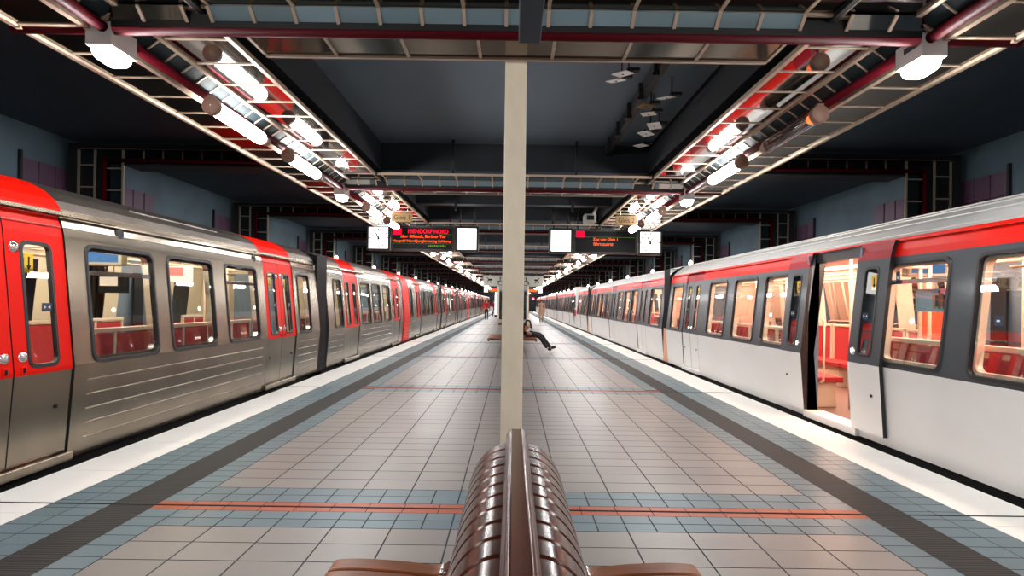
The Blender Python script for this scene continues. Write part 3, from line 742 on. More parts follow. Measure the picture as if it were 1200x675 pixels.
def carriage(side, L, doors, wins, style, base_y, label, group, nose=0, dw=1.25, openings=(), gang=.55, detail=True):
    s = side; y00 = base_y
    o = thing('metro_carriage', label, 'train', (s*X0, y00, 0), group)
    Lm = style == 'steel'
    dz0, dz1 = (.10, 2.16)
    wz0, wz1 = (.84, 1.94) if Lm else (.87, 1.93)
    holes = [(y00+c-dw/2, y00+c+dw/2, dz0, dz1) for c in doors]+[(y00+a+IN, y00+b2-IN, wz0+IN, wz1-IN) for a, b2 in wins]
    ys = [y00, y00+L]+[h[i] for h in holes for i in (0, 1)]; zs = [.02, .10, .25, .4, .6, .8, .84, .85, 1.0, 1.2, 1.4, 1.6, 1.8, 1.96, 1.98, 2.05, 2.11, 2.16, 2.18]+[h[i] for h in holes for i in (2, 3)]
    near_door = lambda y: any(abs(y-(y00+c)) < dw/2+.03 for c in doors)
    if Lm: mf = lambda y, z: (trainred if nose and y < y00+nose else steel)
    else: mf = lambda y, z: silverw if z < .845 else (trainred if z > 1.97 else charcoal)
    p = MB(); skin_panel(p, s, ys, zs, holes, mf)
    # end faces and lower skirt return
    for ye in (y00, y00+L):
        ring = [(s*prof(z), ye, z) for z in (.02, .4, .85, 1.5, 2.18)]
        p.face(ring+[(s*(X0+2.45), ye, 2.18), (s*(X0+2.45), ye, .02)], darkbeam if not (nose and ye == y00) else trainred)
    p.face([(s*prof(.02), y00, .02), (s*prof(.02), y00+L, .02), (s*(prof(.02)+.25), y00+L, .02), (s*(prof(.02)+.25), y00, .02)], black)
    if Lm:       # pressed ribs below the windows, roof seam
        spans = []
        edges = sorted([y00+.1]+[y00+c+q*(dw/2+.12) for c in doors for q in (-1, 1)]+[y00+L-.1])
        for a, b2 in zip(edges[::2], edges[1::2]):
            if b2-a < .4: continue
            for z in (.70, .57, .44, .31, .18): p.cyl((s*(prof(z)-.000), a+.06, z), (s*(prof(z)), b2-.06, z), .0085, steel, 6)
            p.cyl((s*(prof(.055)-.0), a+.06, .055), (s*prof(.055), b2-.06, .055), .006, black, 6)
        p.cyl((s*(prof(2.05)), y00+.02, 2.055), (s*prof(2.05), y00+L-.02, 2.055), .004, steelroof, 5)
    body = p.build('body_shell', o, fixn=False)
    # roof
    R = ROOF_L if Lm else ROOF_R; e = prof(2.18)
    cuts = clean([y00, y00+L]+[y00+c+q*(dw/2+.03) for c in doors for q in (-1, 1)]+([y00+nose] if nose else []))
    p = MB()
    for a, b2 in zip(cuts[:-1], cuts[1:]):
        mt = (trainred if near_door((a+b2)/2) or (nose and (a+b2)/2 < y00+nose) else steelroof) if Lm else roofw
        for (x1, z1), (x2, z2) in zip(R[:-1], R[1:]):
            if Lm and x1 > .2 and mt is trainred and not nose: pass
            mm = steel if (Lm and mt is steelroof and z2 < 2.29) else mt
            p.face([(s*(e+x1), a, z1), (s*(e+x1), b2, z1), (s*(e+x2), b2, z2), (s*(e+x2), a, z2)], mm, True)
        p.face([(s*(e+1.25), a, R[-1][1]), (s*(e+1.25), b2, R[-1][1]), (s*(e+2.4), b2, 2.2), (s*(e+2.4), a, 2.2)], roofw if not Lm else steelroof)
    for ye in (y00, y00+L):
        p.face([(s*(e+x), ye, z) for x, z in R]+[(s*(e+2.4), ye, 2.2)], mf(ye, 2.1) if Lm and nose and ye == y00 else darkbeam)
    if not Lm:
        for x1, z1 in ((.155, 2.328), (.265, 2.40), (.41, 2.456), (.03, 2.215)): p.cyl((s*(e+x1), y00, z1), (s*(e+x1), y00+L, z1), .008, roofw, 6)
    p.build('roof', o, fixn=False)
    # gutter strip over doors
    if Lm:
        for c in doors:
            q = MB(); q.box(*sx(s, prof(2.17)-.02, prof(2.17)+.03), y00+c-dw/2-.15, y00+c+dw/2+.75, 2.165, 2.195, steel); q.build('door_track', o)
        if detail:
            q = MB()
            a = y00+3.7
            def rf(t): return (e+.13+t*.30, 2.374+t*.098+.012-abs(t-.5)*.01)
            (xa, za), (xb, zb) = rf(0), rf(1)
            q.extrude([(s*xa, za-.02), (s*xa, za), (s*xb, zb), (s*xb, zb-.02)], a, a+1.9, steelroof)
            for j in range(5):
                ya = a+.06+j*.36
                q.extrude([(s*(xa+.03), za+.002), (s*(xa+.03), za+.016), (s*(xb-.03), zb+.004), (s*(xb-.03), zb-.008)], ya, ya+.30, black)
            q.build('roof_vent', o)
            for (yy, zz) in ((y00+3.3, 2.08), (y00+6.4, 2.07)):
                q = MB(); q.lathe((s*(prof(zz)-.012), yy, zz), [(.001, 0), (.035, 0), (.055, s*.002), (.062, s*.014)], darkbeam, 16, 'x'); q.build('speaker_cap', o)
    # underframe
    q = MB(); q.box(*sx(s, X0+.20, X0+2.3), y00+.1, y00+L-.1, -.75, .0, black); q.build('underframe', o)
    for yy in (y00+1.6, y00+L-1.6):
        q = MB()
        for d in (-.9, .9):
            q.cyl((s*(X0+.42), yy+d, -.72), (s*(X0+.55), yy+d, -.72), .33, railsteel, 20); q.cyl((s*(X0+1.92), yy+d, -.72), (s*(X0+2.05), yy+d, -.72), .33, railsteel, 20)
        q.build('wheel_set', o)
    # interior
    LN = liningL if Lm else liningR
    xf = X0+2.42
    q = MB()
    q.box(*sx(s, X0+.10, xf), y00+.05, y00+L-.05, .02, .085, trainfloor)
    q.build('carriage_floor', o)
    q = MB()
    q.face([(s*(X0+.12), y00+.05, 2.14), (s*(X0+.12), y00+L-.05, 2.14), (s*xf, y00+L-.05, 2.14), (s*xf, y00+.05, 2.14)], LN)
    nearf = lambda z: prof(z)
    ih = [(y00+c-dw/2-.01, y00+c+dw/2+.01, .08, 2.10) for c in doors]+[(y00+a+.06, y00+b2-.06, wz0+.06, wz1-.06) for a, b2 in wins]
    skin_panel(q, s, [y00+.05, y00+L-.05]+[h[i] for h in ih for i in (0, 1)], [.085, .5, .85, 1.2, 1.6, 2.0, 2.14]+[h[i] for h in ih for i in (2, 3)], ih, lambda y, z: LN, .07)
    farp = lambda z: xf-(.10 if z > .85 else 0)*(z-.85)
    fw = [(y00+a+.06, y00+b2-.06, 1.0, 1.93) for a, b2 in wins]
    fm = lambda y, z: bluegrey if any(abs(y-(y00+c)) < .63 for c in doors) and z < 2.05 else LN
    skin_panel(q, s, [y00+.05, y00+L-.05]+[h[i] for h in fw for i in (0, 1)]+[y00+c+t*.63 for c in doors for t in (-1, 1)], [.085, .5, .85, 1.0, 1.93, 2.05, 2.14], fw, fm, 0, farp)
    for ye in (y00+.05, y00+L-.05):   # end walls with a passage
        q.box(*sx(s, X0+.12, X0+.75), ye-.01, ye+.01, .085, 2.14, LN); q.box(*sx(s, X0+1.7, xf), ye-.01, ye+.01, .085, 2.14, LN); q.box(*sx(s, X0+.75, X0+1.7), ye-.01, ye+.01, 1.95, 2.14, LN)
        q.box(*sx(s, X0+.75, X0+1.7), ye-.012, ye-.002, .085, 1.95, bluegrey)
    q.build('interior_lining', o, fixn=False)
    for a, b2, c, d in fw:
        q = MB(); q.face([(s*(farp(c)), a, c), (s*farp(c), b2, c), (s*farp(d), b2, d), (s*farp(d), a, d)], pane); q.build('rear_window', o, fixn=False)
    for c in doors:      # far door glass slots
        for t in (-.36, .12): q = MB(); q.box(*sx(s, xf-.14, xf-.11), y00+c+t, y00+c+t+.24, .95, 1.85, ink); q.build('rear_door_window', o)
    gm = carL_glow if Lm else carR_glow
    for xx in (X0+.62, X0+1.75):
        q = MB(); q.box(*sx(s, xx-.055, xx+.055), y00+.3, y00+L-.3, 2.115, 2.135, gm); q.build('strip_light', o)
    # seats with their backs to the windows, both sides
    bays = []; E_ = sorted([y00+.25]+[y00+c+q2*(dw/2+.18) for c in doors for q2 in (-1, 1)]+[y00+L-.25])
    for a, b2 in zip(E_[::2], E_[1::2]):
        if b2-a > .5: bays.append((a, b2))
    for a, b2 in bays:
        n = max(1, round((b2-a)/1.12)); d = (b2-a)/n
        for j in range(n):
            ya, yb = a+j*d+.03, a+(j+1)*d-.03
            for xn, dr in ((X0+.19, 1), (xf-.22, -1)):
                q = MB()
                if Lm: q.box(*sx(s, xn, xn+dr*.05), ya+.04, (ya+yb)/2-.025, .5, 1.09, seatred); q.box(*sx(s, xn, xn+dr*.05), (ya+yb)/2+.025, yb-.04, .5, 1.09, seatred)
                else: q.box(*sx(s, xn, xn+dr*.05), ya+.03, yb-.03, .5, 1.09, seatred)
                q.box(*sx(s, xn+dr*.04, xn+dr*.48), ya+.03, yb-.03, .43, .50, seatred)
                for yy in ((ya, (ya+yb)/2-.02, yb-.04) if Lm else (ya, yb-.03)): q.box(*sx(s, xn-.005, xn+dr*.06), yy, yy+.04, .4, 1.13, seatframe)
                q.box(*sx(s, xn-.01, xn+dr*.065), ya, yb, 1.10, 1.145, seatframe)
                q.box(*sx(s, xn+dr*.1, xn+dr*.42), ya+.1, yb-.1, .085, .43, seatframe)
                q.build('seat', o, bevel=.008 if detail else 0)
        if detail:
            for yy in (a, b2):
                q = MB()
                q.cyl((s*(X0+.72), yy, .085), (s*(X0+.72), yy, 2.14), .018, railm, 10)
                q.cyl((s*(X0+1.75), yy, .085), (s*(X0+1.75), yy, 2.14), .018, railm, 10)
                q.cyl((s*(X0+.17), yy, 1.9), (s*(X0+.72), yy, 1.9), .014, railm, 8)
                q.build('grab_pole', o)
            q = MB(); q.box(*sx(s, X0+.17, X0+.62), b2+.0, b2+.02, .5, 1.9, paneR); q.cyl((s*(X0+.62), b2+.01, .5), (s*(X0+.62), b2+.01, 1.95), .02, seatframe, 8); q.build('glass_screen', o)
            for xx in (X0+.9, X0+1.6):
                q = MB(); q.cyl((s*xx, a, 1.92), (s*xx, b2, 1.92), .015, railm, 8); q.build('handrail', o)
    # windows
    for i, (a, b2) in enumerate(wins):
        big = b2-a > .8
        if Lm: window(s, o, y00+a, y00+b2, wz0, wz1, r=.1, t=.032, inner=chrome if detail else None, rail=.76 if (big and i % 3 != 1) else None)
        else: window(s, o, y00+a, y00+b2, wz0, wz1, r=.09, t=.03, frame_mat=rubber, pm=paneR, rail=.80 if (i == 1 and detail and base_y < 3) else None, inner=seatframe if detail else None)
    if not Lm and base_y < 3:
        for (yy, zz, hy, hz, nm_) in ((4.77, 1.36, .042, .04, 'navy_sticker'), (6.08, 1.76, .03, .065, 'blue_sticker')):
            q = MB(); q.box(*sx(s, prof(zz)+.000, prof(zz)+.003), yy-hy, yy+hy, zz-hz, zz+hz, navy); q.build(nm_, o)
            q = MB(); q.box(*sx(s, prof(zz)-.002, prof(zz)-.001), yy-hy*.4, yy+hy*.4, zz-hz*.2, zz+hz*.2, whitep); q.build('sticker_symbol', o)
    # doors
    for di, c in enumerate(doors):
        yc = y00+c; isopen = di in openings
        for h in (-1, 1):
            if isopen: a = yc+h*(dw/2+.26)-.29; b2 = a+.58; dx = -.055
            else: a, b2 = (yc-dw/2+.008, yc-.006) if h < 0 else (yc+.006, yc+dw/2-.008); dx = .012
            q = MB(); mid = (a+b2)/2
            if Lm: w0, w1, v0, v1 = mid-.17, mid+.17, .87, 1.90
            else: w0, w1, v0, v1 = mid-.14, mid+.14, .92, 1.90
            mfd = (lambda y, z: steel if z < .82 else trainred) if Lm else (lambda y, z: silverw if z < .845 else (darkred if z > 1.97 else charcoal))
            hh = [(w0+.02, w1-.02, v0+.02, v1-.02)]
            zz = [.11, .25, .4, .6, .82, .845, .85, 1.1, 1.4, 1.7, 1.97, 2.06, 2.155, v0+.02, v1-.02]
            skin_panel(q, s, [a, b2, w0+.02, w1-.02], zz, hh, mfd, dx)
            skin_panel(q, s, [a, b2, w0+.02, w1-.02], zz, hh, lambda y, z: bluegrey, dx+.04)
            for ye in (a, b2):
                zc = clean(zz)
                for z1, z2 in zip(zc[:-1], zc[1:]): q.face([(s*(prof(z1)+dx), ye, z1), (s*(prof(z1)+dx+.04), ye, z1), (s*(prof(z2)+dx+.04), ye, z2), (s*(prof(z2)+dx), ye, z2)], rubber)
            ie = b2 if h < 0 else a     # black rubber lip on the meeting edge
            if not isopen: q.box(*sx(s, prof(.11)+dx-.004, prof(.11)+dx+.01), ie-.012, ie+.012, .12, .85, rubber) if False else None
            d_ = q.build('door', o, fixn=False)
            window(s, d_, w0, w1, v0, v1, dx=dx, r=.07, t=.03, name='door_window', pm=pane if Lm else paneR, proud=.006, frame_mat=rubber)
            if detail:
                bx = (w0-.055) if h > 0 else (w1+.055)
                z = .97; q = MB(); q.lathe((s*(prof(z)+dx-.016), bx, z), [(.001, 0), (.022, s*.001), (.028, s*.004), (.04, s*.004), (.04, s*.018)], chrome, 16, 'x'); q.build('door_button', d_)
                q = MB(); q.lathe((s*(prof(z)+dx-.02), bx, z), [(.001, 0), (.02, 0), (.02, s*.01)], signgrey if Lm else signwhite, 12, 'x'); q.build('button_face', d_)
                if Lm:
                    z = 1.84; q = MB(); q.lathe((s*(prof(z)+dx-.012), bx-.0, z), [(.001, 0), (.03, 0), (.034, s*.002), (.046, s*.003), (.046, s*.014)], chrome, 16, 'x'); q.build('upper_button', d_)
                    z = .865; q = MB(); q.box(*sx(s, prof(z)+dx-.012, prof(z)+dx+.01), bx-.03, bx+.03, .83, .90, trainred); q.build('finger_grip', d_, bevel=.012)
                    q = MB(); q.box(*sx(s, prof(z)+dx-.0135, prof(z)+dx-.011), bx-.012, bx+.014, .845, .885, ink); q.build('grip_recess', d_)
                z = .52; yk = b2-.16 if h > 0 else a+.16
                q = MB(); q.cyl((s*(prof(z)+dx-.008), yk, z), (s*(prof(z)+dx+.01), yk, z), .016, ink, 10); q.build('key_lock', d_)
                # stickers on the glass
                z = 1.72
                q = MB(); q.box(*sx(s, prof(z)+dx+.004, prof(z)+dx+.006), w0+.045, w0+.135, z-.08, z+.08, yellow); q.build('yellow_sticker', d_)
                q = MB(); q.box(*sx(s, prof(z)+dx+.0025, prof(z)+dx+.0035), w0+.082, w0+.098, z-.05, z+.05, ink); q.face([(s*(prof(z)+dx+.0028), w0+.065, z-.02), (s*(prof(z)+dx+.0028), w0+.115, z-.02), (s*(prof(z)+dx+.0028), w0+.09, z-.06)], ink); q.build('arrow_mark', d_)
                z = 1.36
                q = MB(); q.box(*sx(s, prof(z)+dx+.004, prof(z)+dx+.006), w1-.15, w1-.04, z-.035, z+.035, navy); q.build('navy_sticker', d_)
                q = MB()
                for t in (-1, 1): q.face([(s*(prof(z)+dx+.003), w1-.095+t*.008, z), (s*(prof(z)+dx+.003), w1-.095+t*.035, z+.014), (s*(prof(z)+dx+.003), w1-.095+t*.035, z-.014)], whitep)
                q.build('arrow_mark', d_)
        # sill step and black jamb
        q = MB(); q.box(*sx(s, prof(.05)-.045, prof(.05)+.2), yc-dw/2-.02, yc+dw/2+.02, .012, .10, silverw if not Lm else steel); q.build('door_step', o, bevel=.01)
        q = MB()
        for ye in (yc-dw/2, yc+dw/2):
            for z1, z2 in ((.1, .85), (.85, 2.16)): q.face([(s*(prof(z1)-.002), ye, z1), (s*(prof(z1)+.14), ye, z1), (s*(prof(z2)+.14), ye, z2), (s*(prof(z2)-.002), ye, z2)], rubber)
        q.face([(s*prof(2.16), yc-dw/2, 2.155), (s*prof(2.16), yc+dw/2, 2.155), (s*(prof(2.16)+.14), yc+dw/2, 2.155), (s*(prof(2.16)+.14), yc-dw/2, 2.155)], rubber)
        q.build('door_jamb', o, fixn=False)
        if isopen:
            for ye, t in ((yc+dw/2, -1), (yc-dw/2, 1)):
                q = MB(); q.box(*sx(s, X0+.06, X0+.20), *sorted((ye, ye-t*.03)), .085, 2.12, bluegrey); q.build('draught_screen', o)
                q = MB(); q.tube([(s*(X0+.24), ye-t*.02, .45), (s*(X0+.24), ye+t*.06, .5), (s*(X0+.24), ye+t*.06, 1.25), (s*(X0+.24), ye-t*.02, 1.32)], .015, railm); q.build('door_handrail', o)
            q = MB(); q.box(*sx(s, prof(2.12)+.01, prof(2.12)+.12), yc-dw/2, yc+dw/2, 2.03, 2.15, rubber); q.build('door_header', o)
    # gangway
    if gang:
        q = MB(); ya = y00+L; nb = 6
        for j in range(nb):
            a = ya+gang*j/nb; b2 = ya+gang*(j+1)/nb; m_ = (a+b2)/2
            for (xa, xb) in ((X0+.045, X0+.085),):
                lo = bellows if not Lm else rubber
                for z1, z2, mt in ((.02, .86, lo), (.86, 2.35, rubber)):
                    q.face([(s*(xb), a, z1), (s*xa, m_, z1), (s*xa, m_, z2), (s*xb, a, z2)], mt); q.face([(s*xa, m_, z1), (s*xb, b2, z1), (s*xb, b2, z2), (s*xa, m_, z2)], mt)
        q.face([(s*(X0+.13), ya, 2.35), (s*(X0+.13), ya+gang, 2.35), (s*(X0+2.2), ya+gang, 2.42), (s*(X0+2.2), ya, 2.42)], rubber)
        q.face([(s*(X0+1.3), ya+gang*.5, .0), (s*(X0+2.3), ya+gang*.5, .0), (s*(X0+2.3), ya+gang*.5, 2.4), (s*(X0+1.3), ya+gang*.5, 2.4)], rubber)
        q.build('gangway_bellows', o, fixn=False)
    return o
GL = 'coupled stainless steel carriages with red doors'; GR = 'coupled white and red carriages'
LW = [(2.76, 3.81), (4.05, 5.09), (5.40, 6.42), (8.10, 8.75)]
LD = [1.91, 7.30]
# steel train
carriage(-1, 9.2, LD, [w for w in LW], 'steel', 2.70, 'steel carriage with red doors, first and largest, cut off by the picture edge', GL)
c2 = carriage(-1, 8.45, LD, [(.45, 1.12)]+LW[:3], 'steel', 12.5, 'steel carriage coupled second, ending at the bright red train nose', GL, gang=0, detail=False)
def cabcar(y, lab):
    return carriage(-1, 9.2+1.45, [LD[0]+1.45, LD[1]+1.45], [(1.2, 1.95)]+[(a+1.45, b2+1.45) for a, b2 in LW], 'steel', y, lab, GL, nose=1.1, detail=False)
n1 = cabcar(21.2, 'steel carriage with the rounded bright red cab nose, third along')
m1 = carriage(-1, 9.2, LD, [(.45, 1.12)]+LW, 'steel', 32.5, 'steel carriage with red doors, fourth along, behind the red-nosed one', GL, detail=False)
copy_tree(c2, (-X0, 42.35, 0), 'small distant steel carriage, fifth along')
copy_tree(n1, (-X0, 51.05, 0), 'small distant steel carriage with a red cab nose, sixth along')
copy_tree(m1, (-X0, 62.35, 0), 'small distant steel carriage, seventh along')
copy_tree(c2, (-X0, 72.2, 0), 'small distant steel carriage, eighth along')
copy_tree(n1, (-X0, 80.9, 0), 'tiny steel carriage with red cab nose, ninth along')
copy_tree(m1, (-X0, 92.2, 0), 'tiny steel carriage at the far end of the row, tenth along')
# white and red train
b0 = 2.6
carriage(1, 14.9-b0, [7.28-b0, 12.95-b0], [(3.95-b0, 5.05-b0), (5.34-b0, 6.28-b0), (8.46-b0, 9.28-b0), (9.56-b0, 10.55-b0), (10.9-b0, 11.9-b0), (13.75-b0, 14.6-b0)], 'white', b0,
         'white and red carriage with its sliding doors open, first in the row', GR, openings=(0,), dw=1.16, gang=.45)
c2 = carriage(1, 14.9, [2.5, 7.85, 13.2], [(.3, 1.6), (3.35, 4.3), (4.6, 5.55), (5.9, 6.9), (8.75, 9.7), (10.0, 10.9), (11.2, 12.2), (14.0, 14.7)], 'white', 15.35, 'white and red carriage with closed doors, coupled second', GR, dw=1.2, gang=.6, detail=False)
c3 = carriage(1, 4.9, [2.3], [(.3, 1.4), (3.2, 4.4)], 'white', 31.0, 'short white and red end carriage, third along', GR, dw=1.2, gang=0, detail=False)
copy_tree(c2, (X0, 37.6, 0), 'small distant white and red carriage, fourth along')
copy_tree(c2, (X0, 53.2, 0), 'small distant white and red carriage, fifth along')
copy_tree(c2, (X0, 68.8, 0), 'tiny white and red carriage, sixth along')
copy_tree(c2, (X0, 84.4, 0), 'tiny white and red carriage at the far end, seventh along')
# slanted white cab front of the fourth carriage's unit
o = thing('train_cab_front', 'slanted white cab front with red flash between the third and fourth white and red carriages', 'train', (X0, 36.3, 0), GR)
p = MB(); A = [(0, .02), (.1, .9), (.55, 2.2), (.75, 2.5), (1.25, 2.5), (1.25, .02)]
p.extrude([(36.3+a, z) for a, z in A], X0+.06, X0+2.4, silverw, axis='x'); p.build('cab_shell', o)
p = MB(); p.box(X0+.045, X0+.06, 36.7, 37.5, .7, 1.1, trainred); p.build('red_flash', o)
p = MB(); p.box(X0+.045, X0+.06, 37.0, 37.5, 1.2, 1.95, ink); p.build('cab_window', o)

# posters, screens inside the near carriages
def inplate(name, lab, cat, x, y0, y1, z0, z1, mat, group=None):
    o = thing(name, lab, cat, (x, (y0+y1)/2, z0), group)
    p = MB(); p.box(min(x, x+.012), max(x, x+.012), y0, y1, z0, z1, mat); p.build('sheet', o); return o
def screen(s, y, lab):
    x = s*(X0+.72)
    o = thing('passenger_screen', lab, 'screen', (x, y, 1.8), 'screens hanging inside the carriages')
    p = MB(); p.box(x-.22, x+.22, y, y+.12, 1.80, 2.06, signgrey); p.build('housing', o, bevel=.02)
    p = MB(); p.box(x-.18, x+.18, y-.006, y, 1.84, 2.02, screenblue); p.build('display', o)
    p = MB(); p.box(x-.04, x+.04, y+.02, y+.1, 2.06, 2.13, signgrey); p.build('mount', o)
screen(-1, 6.6, 'blue lit screen under the carriage ceiling, seen in the first steel carriage window')
screen(1, 6.55, 'blue lit screen under the carriage ceiling, seen beside the open door')

def placard(x, y, z, w, h, mat, mat2, lab):
    o = thing('hanging_placard', lab, 'placard', (x, y, z), 'placards inside the carriages')
    p = MB(); p.box(x-w/2, x+w/2, y, y+.02, z-h/2, z+h/2, mat); p.build('board', o)
    p = MB(); p.box(x-w/2+.02, x+w/2-w*.35, y-.004, y, z-h*.1, z+h/2-.02, mat2); p.build('sheet', o)
    p = MB(); p.cyl((x, y+.01, z+h/2), (x, y+.01, 2.13), .006, chrome, 6); p.build('hanger', o)
placard(-4.52, 6.75, 1.60, .34, .2, ink, whitep, 'dark reflection set in as a board, with a white sheet, first steel carriage window')  # dark board stands in for a reflection on the window; white sheet is paper
placard(-4.55, 8.15, 1.78, .36, .22, whitep, pbr('pink print', (.6,.2,.2), .6), 'white printed placard in the second window of the first steel carriage')
o = thing('window_poster', 'light blue poster hung inside the window by the open door', 'poster', (4.0, 5.7, 1.43))
p = MB(); p.box(3.99, 4.0, 5.48, 5.92, 1.42, 1.64, pbr('light blue print', (.35,.50,.56), .6)); p.build('sheet', o)
p = MB()
for i in range(5): p.box(3.984, 3.99, 5.50+i*.035, 5.53+i*.035, 1.45+.02*(i % 2), 1.58+.02*(i % 3), (blackcloth, brownmetal, tan, navy, skin)[i])
p.build('printed_figures', o)
o = thing('orange_cabinet', 'orange cabinet on the far side inside the window by the open door', 'cabinet', (5.3, 7.4, .9))
p = MB(); p.box(5.2, 5.5, 7.2, 7.6, .085, 1.52, pbr('orange red panel', (.75,.10,.03), .5)); p.build('cabinet_body', o, bevel=.01)

# ------------------------------------------------------------------ people
def skinmesh(name, verts, edges, radii, mat, parent, root=0, sub=1):
    o0 = ORG[parent.name]
    me = bpy.data.meshes.new(name); me.from_pydata([(Vector(v)-o0)[:] for v in verts], edges, []); me.materials.append(mat)
    o = bpy.data.objects.new(name, me); C.objects.link(o); o.parent = parent; ORG[o.name] = o0
    sk = o.modifiers.new('skin', 'SKIN'); sk.use_smooth_shade = True
    if not me.skin_vertices: 
        me.attributes
    with_layer = me.skin_vertices[0] if len(me.skin_vertices) else None
    return o, sk
def skeleton(name, chains, mat, parent, sub=2):
    """chains: list of lists of (point, radius); shared points are merged. First point is the root."""
    verts, rad, edges, key = [], [], [], {}
    for ch in chains:
        prev = None
        for pt, r in ch:
            k = tuple(round(c, 4) for c in pt)
            if k not in key: key[k] = len(verts); verts.append(k); rad.append(r)
            i = key[k]
            if prev is not None and prev != i: edges.append((prev, i))
            prev = i
    o0 = ORG[parent.name]
    bm = bmesh.new(); lay = bm.verts.layers.skin.verify()
    bv = []
    for i, v in enumerate(verts):
        b = bm.verts.new(Vector(v)-o0); b[lay].radius = (rad[i], rad[i]) if not isinstance(rad[i], tuple) else rad[i]; b[lay].use_root = (i == 0); bv.append(b)
    for a, b in edges: bm.edges.new((bv[a], bv[b]))
    me = bpy.data.meshes.new(name); bm.to_mesh(me); bm.free(); me.materials.append(mat)
    o = bpy.data.objects.new(name, me); C.objects.link(o); o.parent = parent; ORG[o.name] = o0
    sk = o.modifiers.new('skin', 'SKIN'); sk.use_smooth_shade = True
    ss = o.modifiers.new('sub', 'SUBSURF'); ss.levels = sub; ss.render_levels = sub
    return o
def hand(wr, d, side):
    """Five short bent finger chains from the palm."""
    d = Vector(d).normalized(); q = d.cross(Vector((0, 0, 1)));  q = q.normalized() if q.length > .1 else Vector((1, 0, 0)); n = d.cross(q)
    wr = Vector(wr); palm = wr+d*.06; out = [[(wr, .026), (palm, .03)]]
    for i, (off, l) in enumerate(((-.03, .075), (-.01, .085), (.01, .08), (.03, .065))):
        b = palm+d*.035+q*off; out.append([(palm, .03), (b, .009), (b+d*l*.5, .0085), (b+d*l*.85-n*.02, .0075)])
    t = wr+d*.03+q*side*.03; out.append([(palm, .03), (t+q*side*.012, .011), (t+q*side*.03+d*.04, .009)])
    return out
def person(name_loc, label, J, coat, trousers, shoes=blackcloth, hair=hairm, coat_long=False, face=1):
    o = thing('person', label, 'person', name_loc)
    V = {k: Vector(v) for k, v in J.items()}
    neck, head = V['neck'], V['head']
    body = [[(V['pelvis'], .11), (V['waist'], .105), (V['chest'], .125), (neck, .05), (head-(head-neck)*.35, .07), (head+(head-neck)*.25, .085)]]
    for a in 'LR':
        body.append([(V['chest'], .125), (V['sh'+a], .055), (V['el'+a], .038), (V['ha'+a], .026)])
        dd = V['ha'+a]-V['el'+a]; body += hand(V['ha'+a], dd, 1 if a == 'L' else -1)
        body.append([(V['pelvis'], .11), (V['hip'+a], .075), (V['kn'+a], .052), (V['an'+a], .035), (V['to'+a], .028)])
    skeleton('body', body, skin, o, 1)
    coatc = [[(V['waist'], .13), (V['chest'], .15), ((V['chest']+neck)/2, .085)], [(V['waist'], .13), (V['pelvis'], .145)]]
    for a in 'LR': coatc.append([(V['chest'], .15), (V['sh'+a], .075), (V['el'+a], .056), (V['ha'+a]-(V['ha'+a]-V['el'+a])*.06, .044)])
    skeleton('jacket', coatc, coat, o, 2)
    if coat_long:
        p = MB(); c = (V['hipL']+V['hipR'])/2
        p.lathe((c.x, c.y, V['knL'].z), [(.20, .0), (.19, .2), (.17, V['pelvis'].z-V['knL'].z+.05), (.14, V['pelvis'].z-V['knL'].z+.2)], coat, 14); p.build('coat_skirt', o)
    tr = [[(V['pelvis'], .13), (V['pelvis']+Vector((0, 0, .04)), .12)]]
    for a in 'LR': tr.append([(V['pelvis'], .13), (V['hip'+a], .095), (V['kn'+a], .07), (V['an'+a], .055)])
    skeleton('trousers', tr, trousers, o, 2)
    for a in 'LR': skeleton('shoe', [[(V['an'+a]+Vector((0, 0, .0)), .05), (V['an'+a]*.6+V['to'+a]*.4, .05), (V['to'+a], .038)]], shoes, o, 1)
    up = (head-neck).normalized(); hc = head+up*.02
    p = MB(); n = 14; v = []; fr = V['face'].normalized()
    sd = up.cross(fr).normalized()
    for i in range(8):
        ph = math.pi*i/7
        for k in range(n):
            a = 2*math.pi*k/n; dvec = up*math.cos(ph)+(fr*math.cos(a)+sd*math.sin(a))*math.sin(ph)
            rr = .108 if dvec.dot(fr) < .3 or dvec.dot(up) > .55 else .075
            if dvec.dot(up) < -.6: rr = .07
            v.append(hc+dvec*rr)
    p.idx(v, [(i*n+k, i*n+(k+1) % n, (i+1)*n+(k+1) % n, (i+1)*n+k) for i in range(7) for k in range(n)], hair, True); p.build('hair', o)
    p = MB(); fc = head+fr*.082
    for t in (-1, 1): p.cyl(fc+sd*t*.03+up*.01-fr*.01, fc+sd*t*.03+up*.01+fr*.004, .009, ink, 8); p.cyl(head+sd*t*.085-fr*.01, head+sd*t*.1-fr*.01, .022, skin, 8)
    p.cyl(fc-up*.005-fr*.01, fc-up*.03+fr*.022, .012, skin, 8); p.box(fc.x-.02, fc.x+.02, fc.y-.006, fc.y+.006, fc.z-.062, fc.z-.054, redcoat); p.build('face_features', o)
    return o
def standing(x, y, fy, stride=.12):
    f = fy
    return dict(pelvis=(x, y, .95), waist=(x, y, 1.1), chest=(x, y, 1.32), neck=(x, y, 1.5), head=(x, y+.02*f, 1.62), face=(0, f, 0),
        shL=(x-.19, y, 1.42), elL=(x-.25, y-.02, 1.15), haL=(x-.25, y+.08*f, .90), shR=(x+.19, y, 1.42), elR=(x+.25, y-.02, 1.15), haR=(x+.25, y+.08*f, .90),
        hipL=(x-.09, y, .90), knL=(x-.1, y+stride*f, .49), anL=(x-.1, y+stride*.9*f, .07), toL=(x-.1, y+(stride+.15)*f, .04),
        hipR=(x+.09, y, .90), knR=(x+.1, y-stride*.3*f, .49), anR=(x+.1, y-stride*1.6*f, .08), toR=(x+.1, y-(stride*1.6-.15)*f, .04))
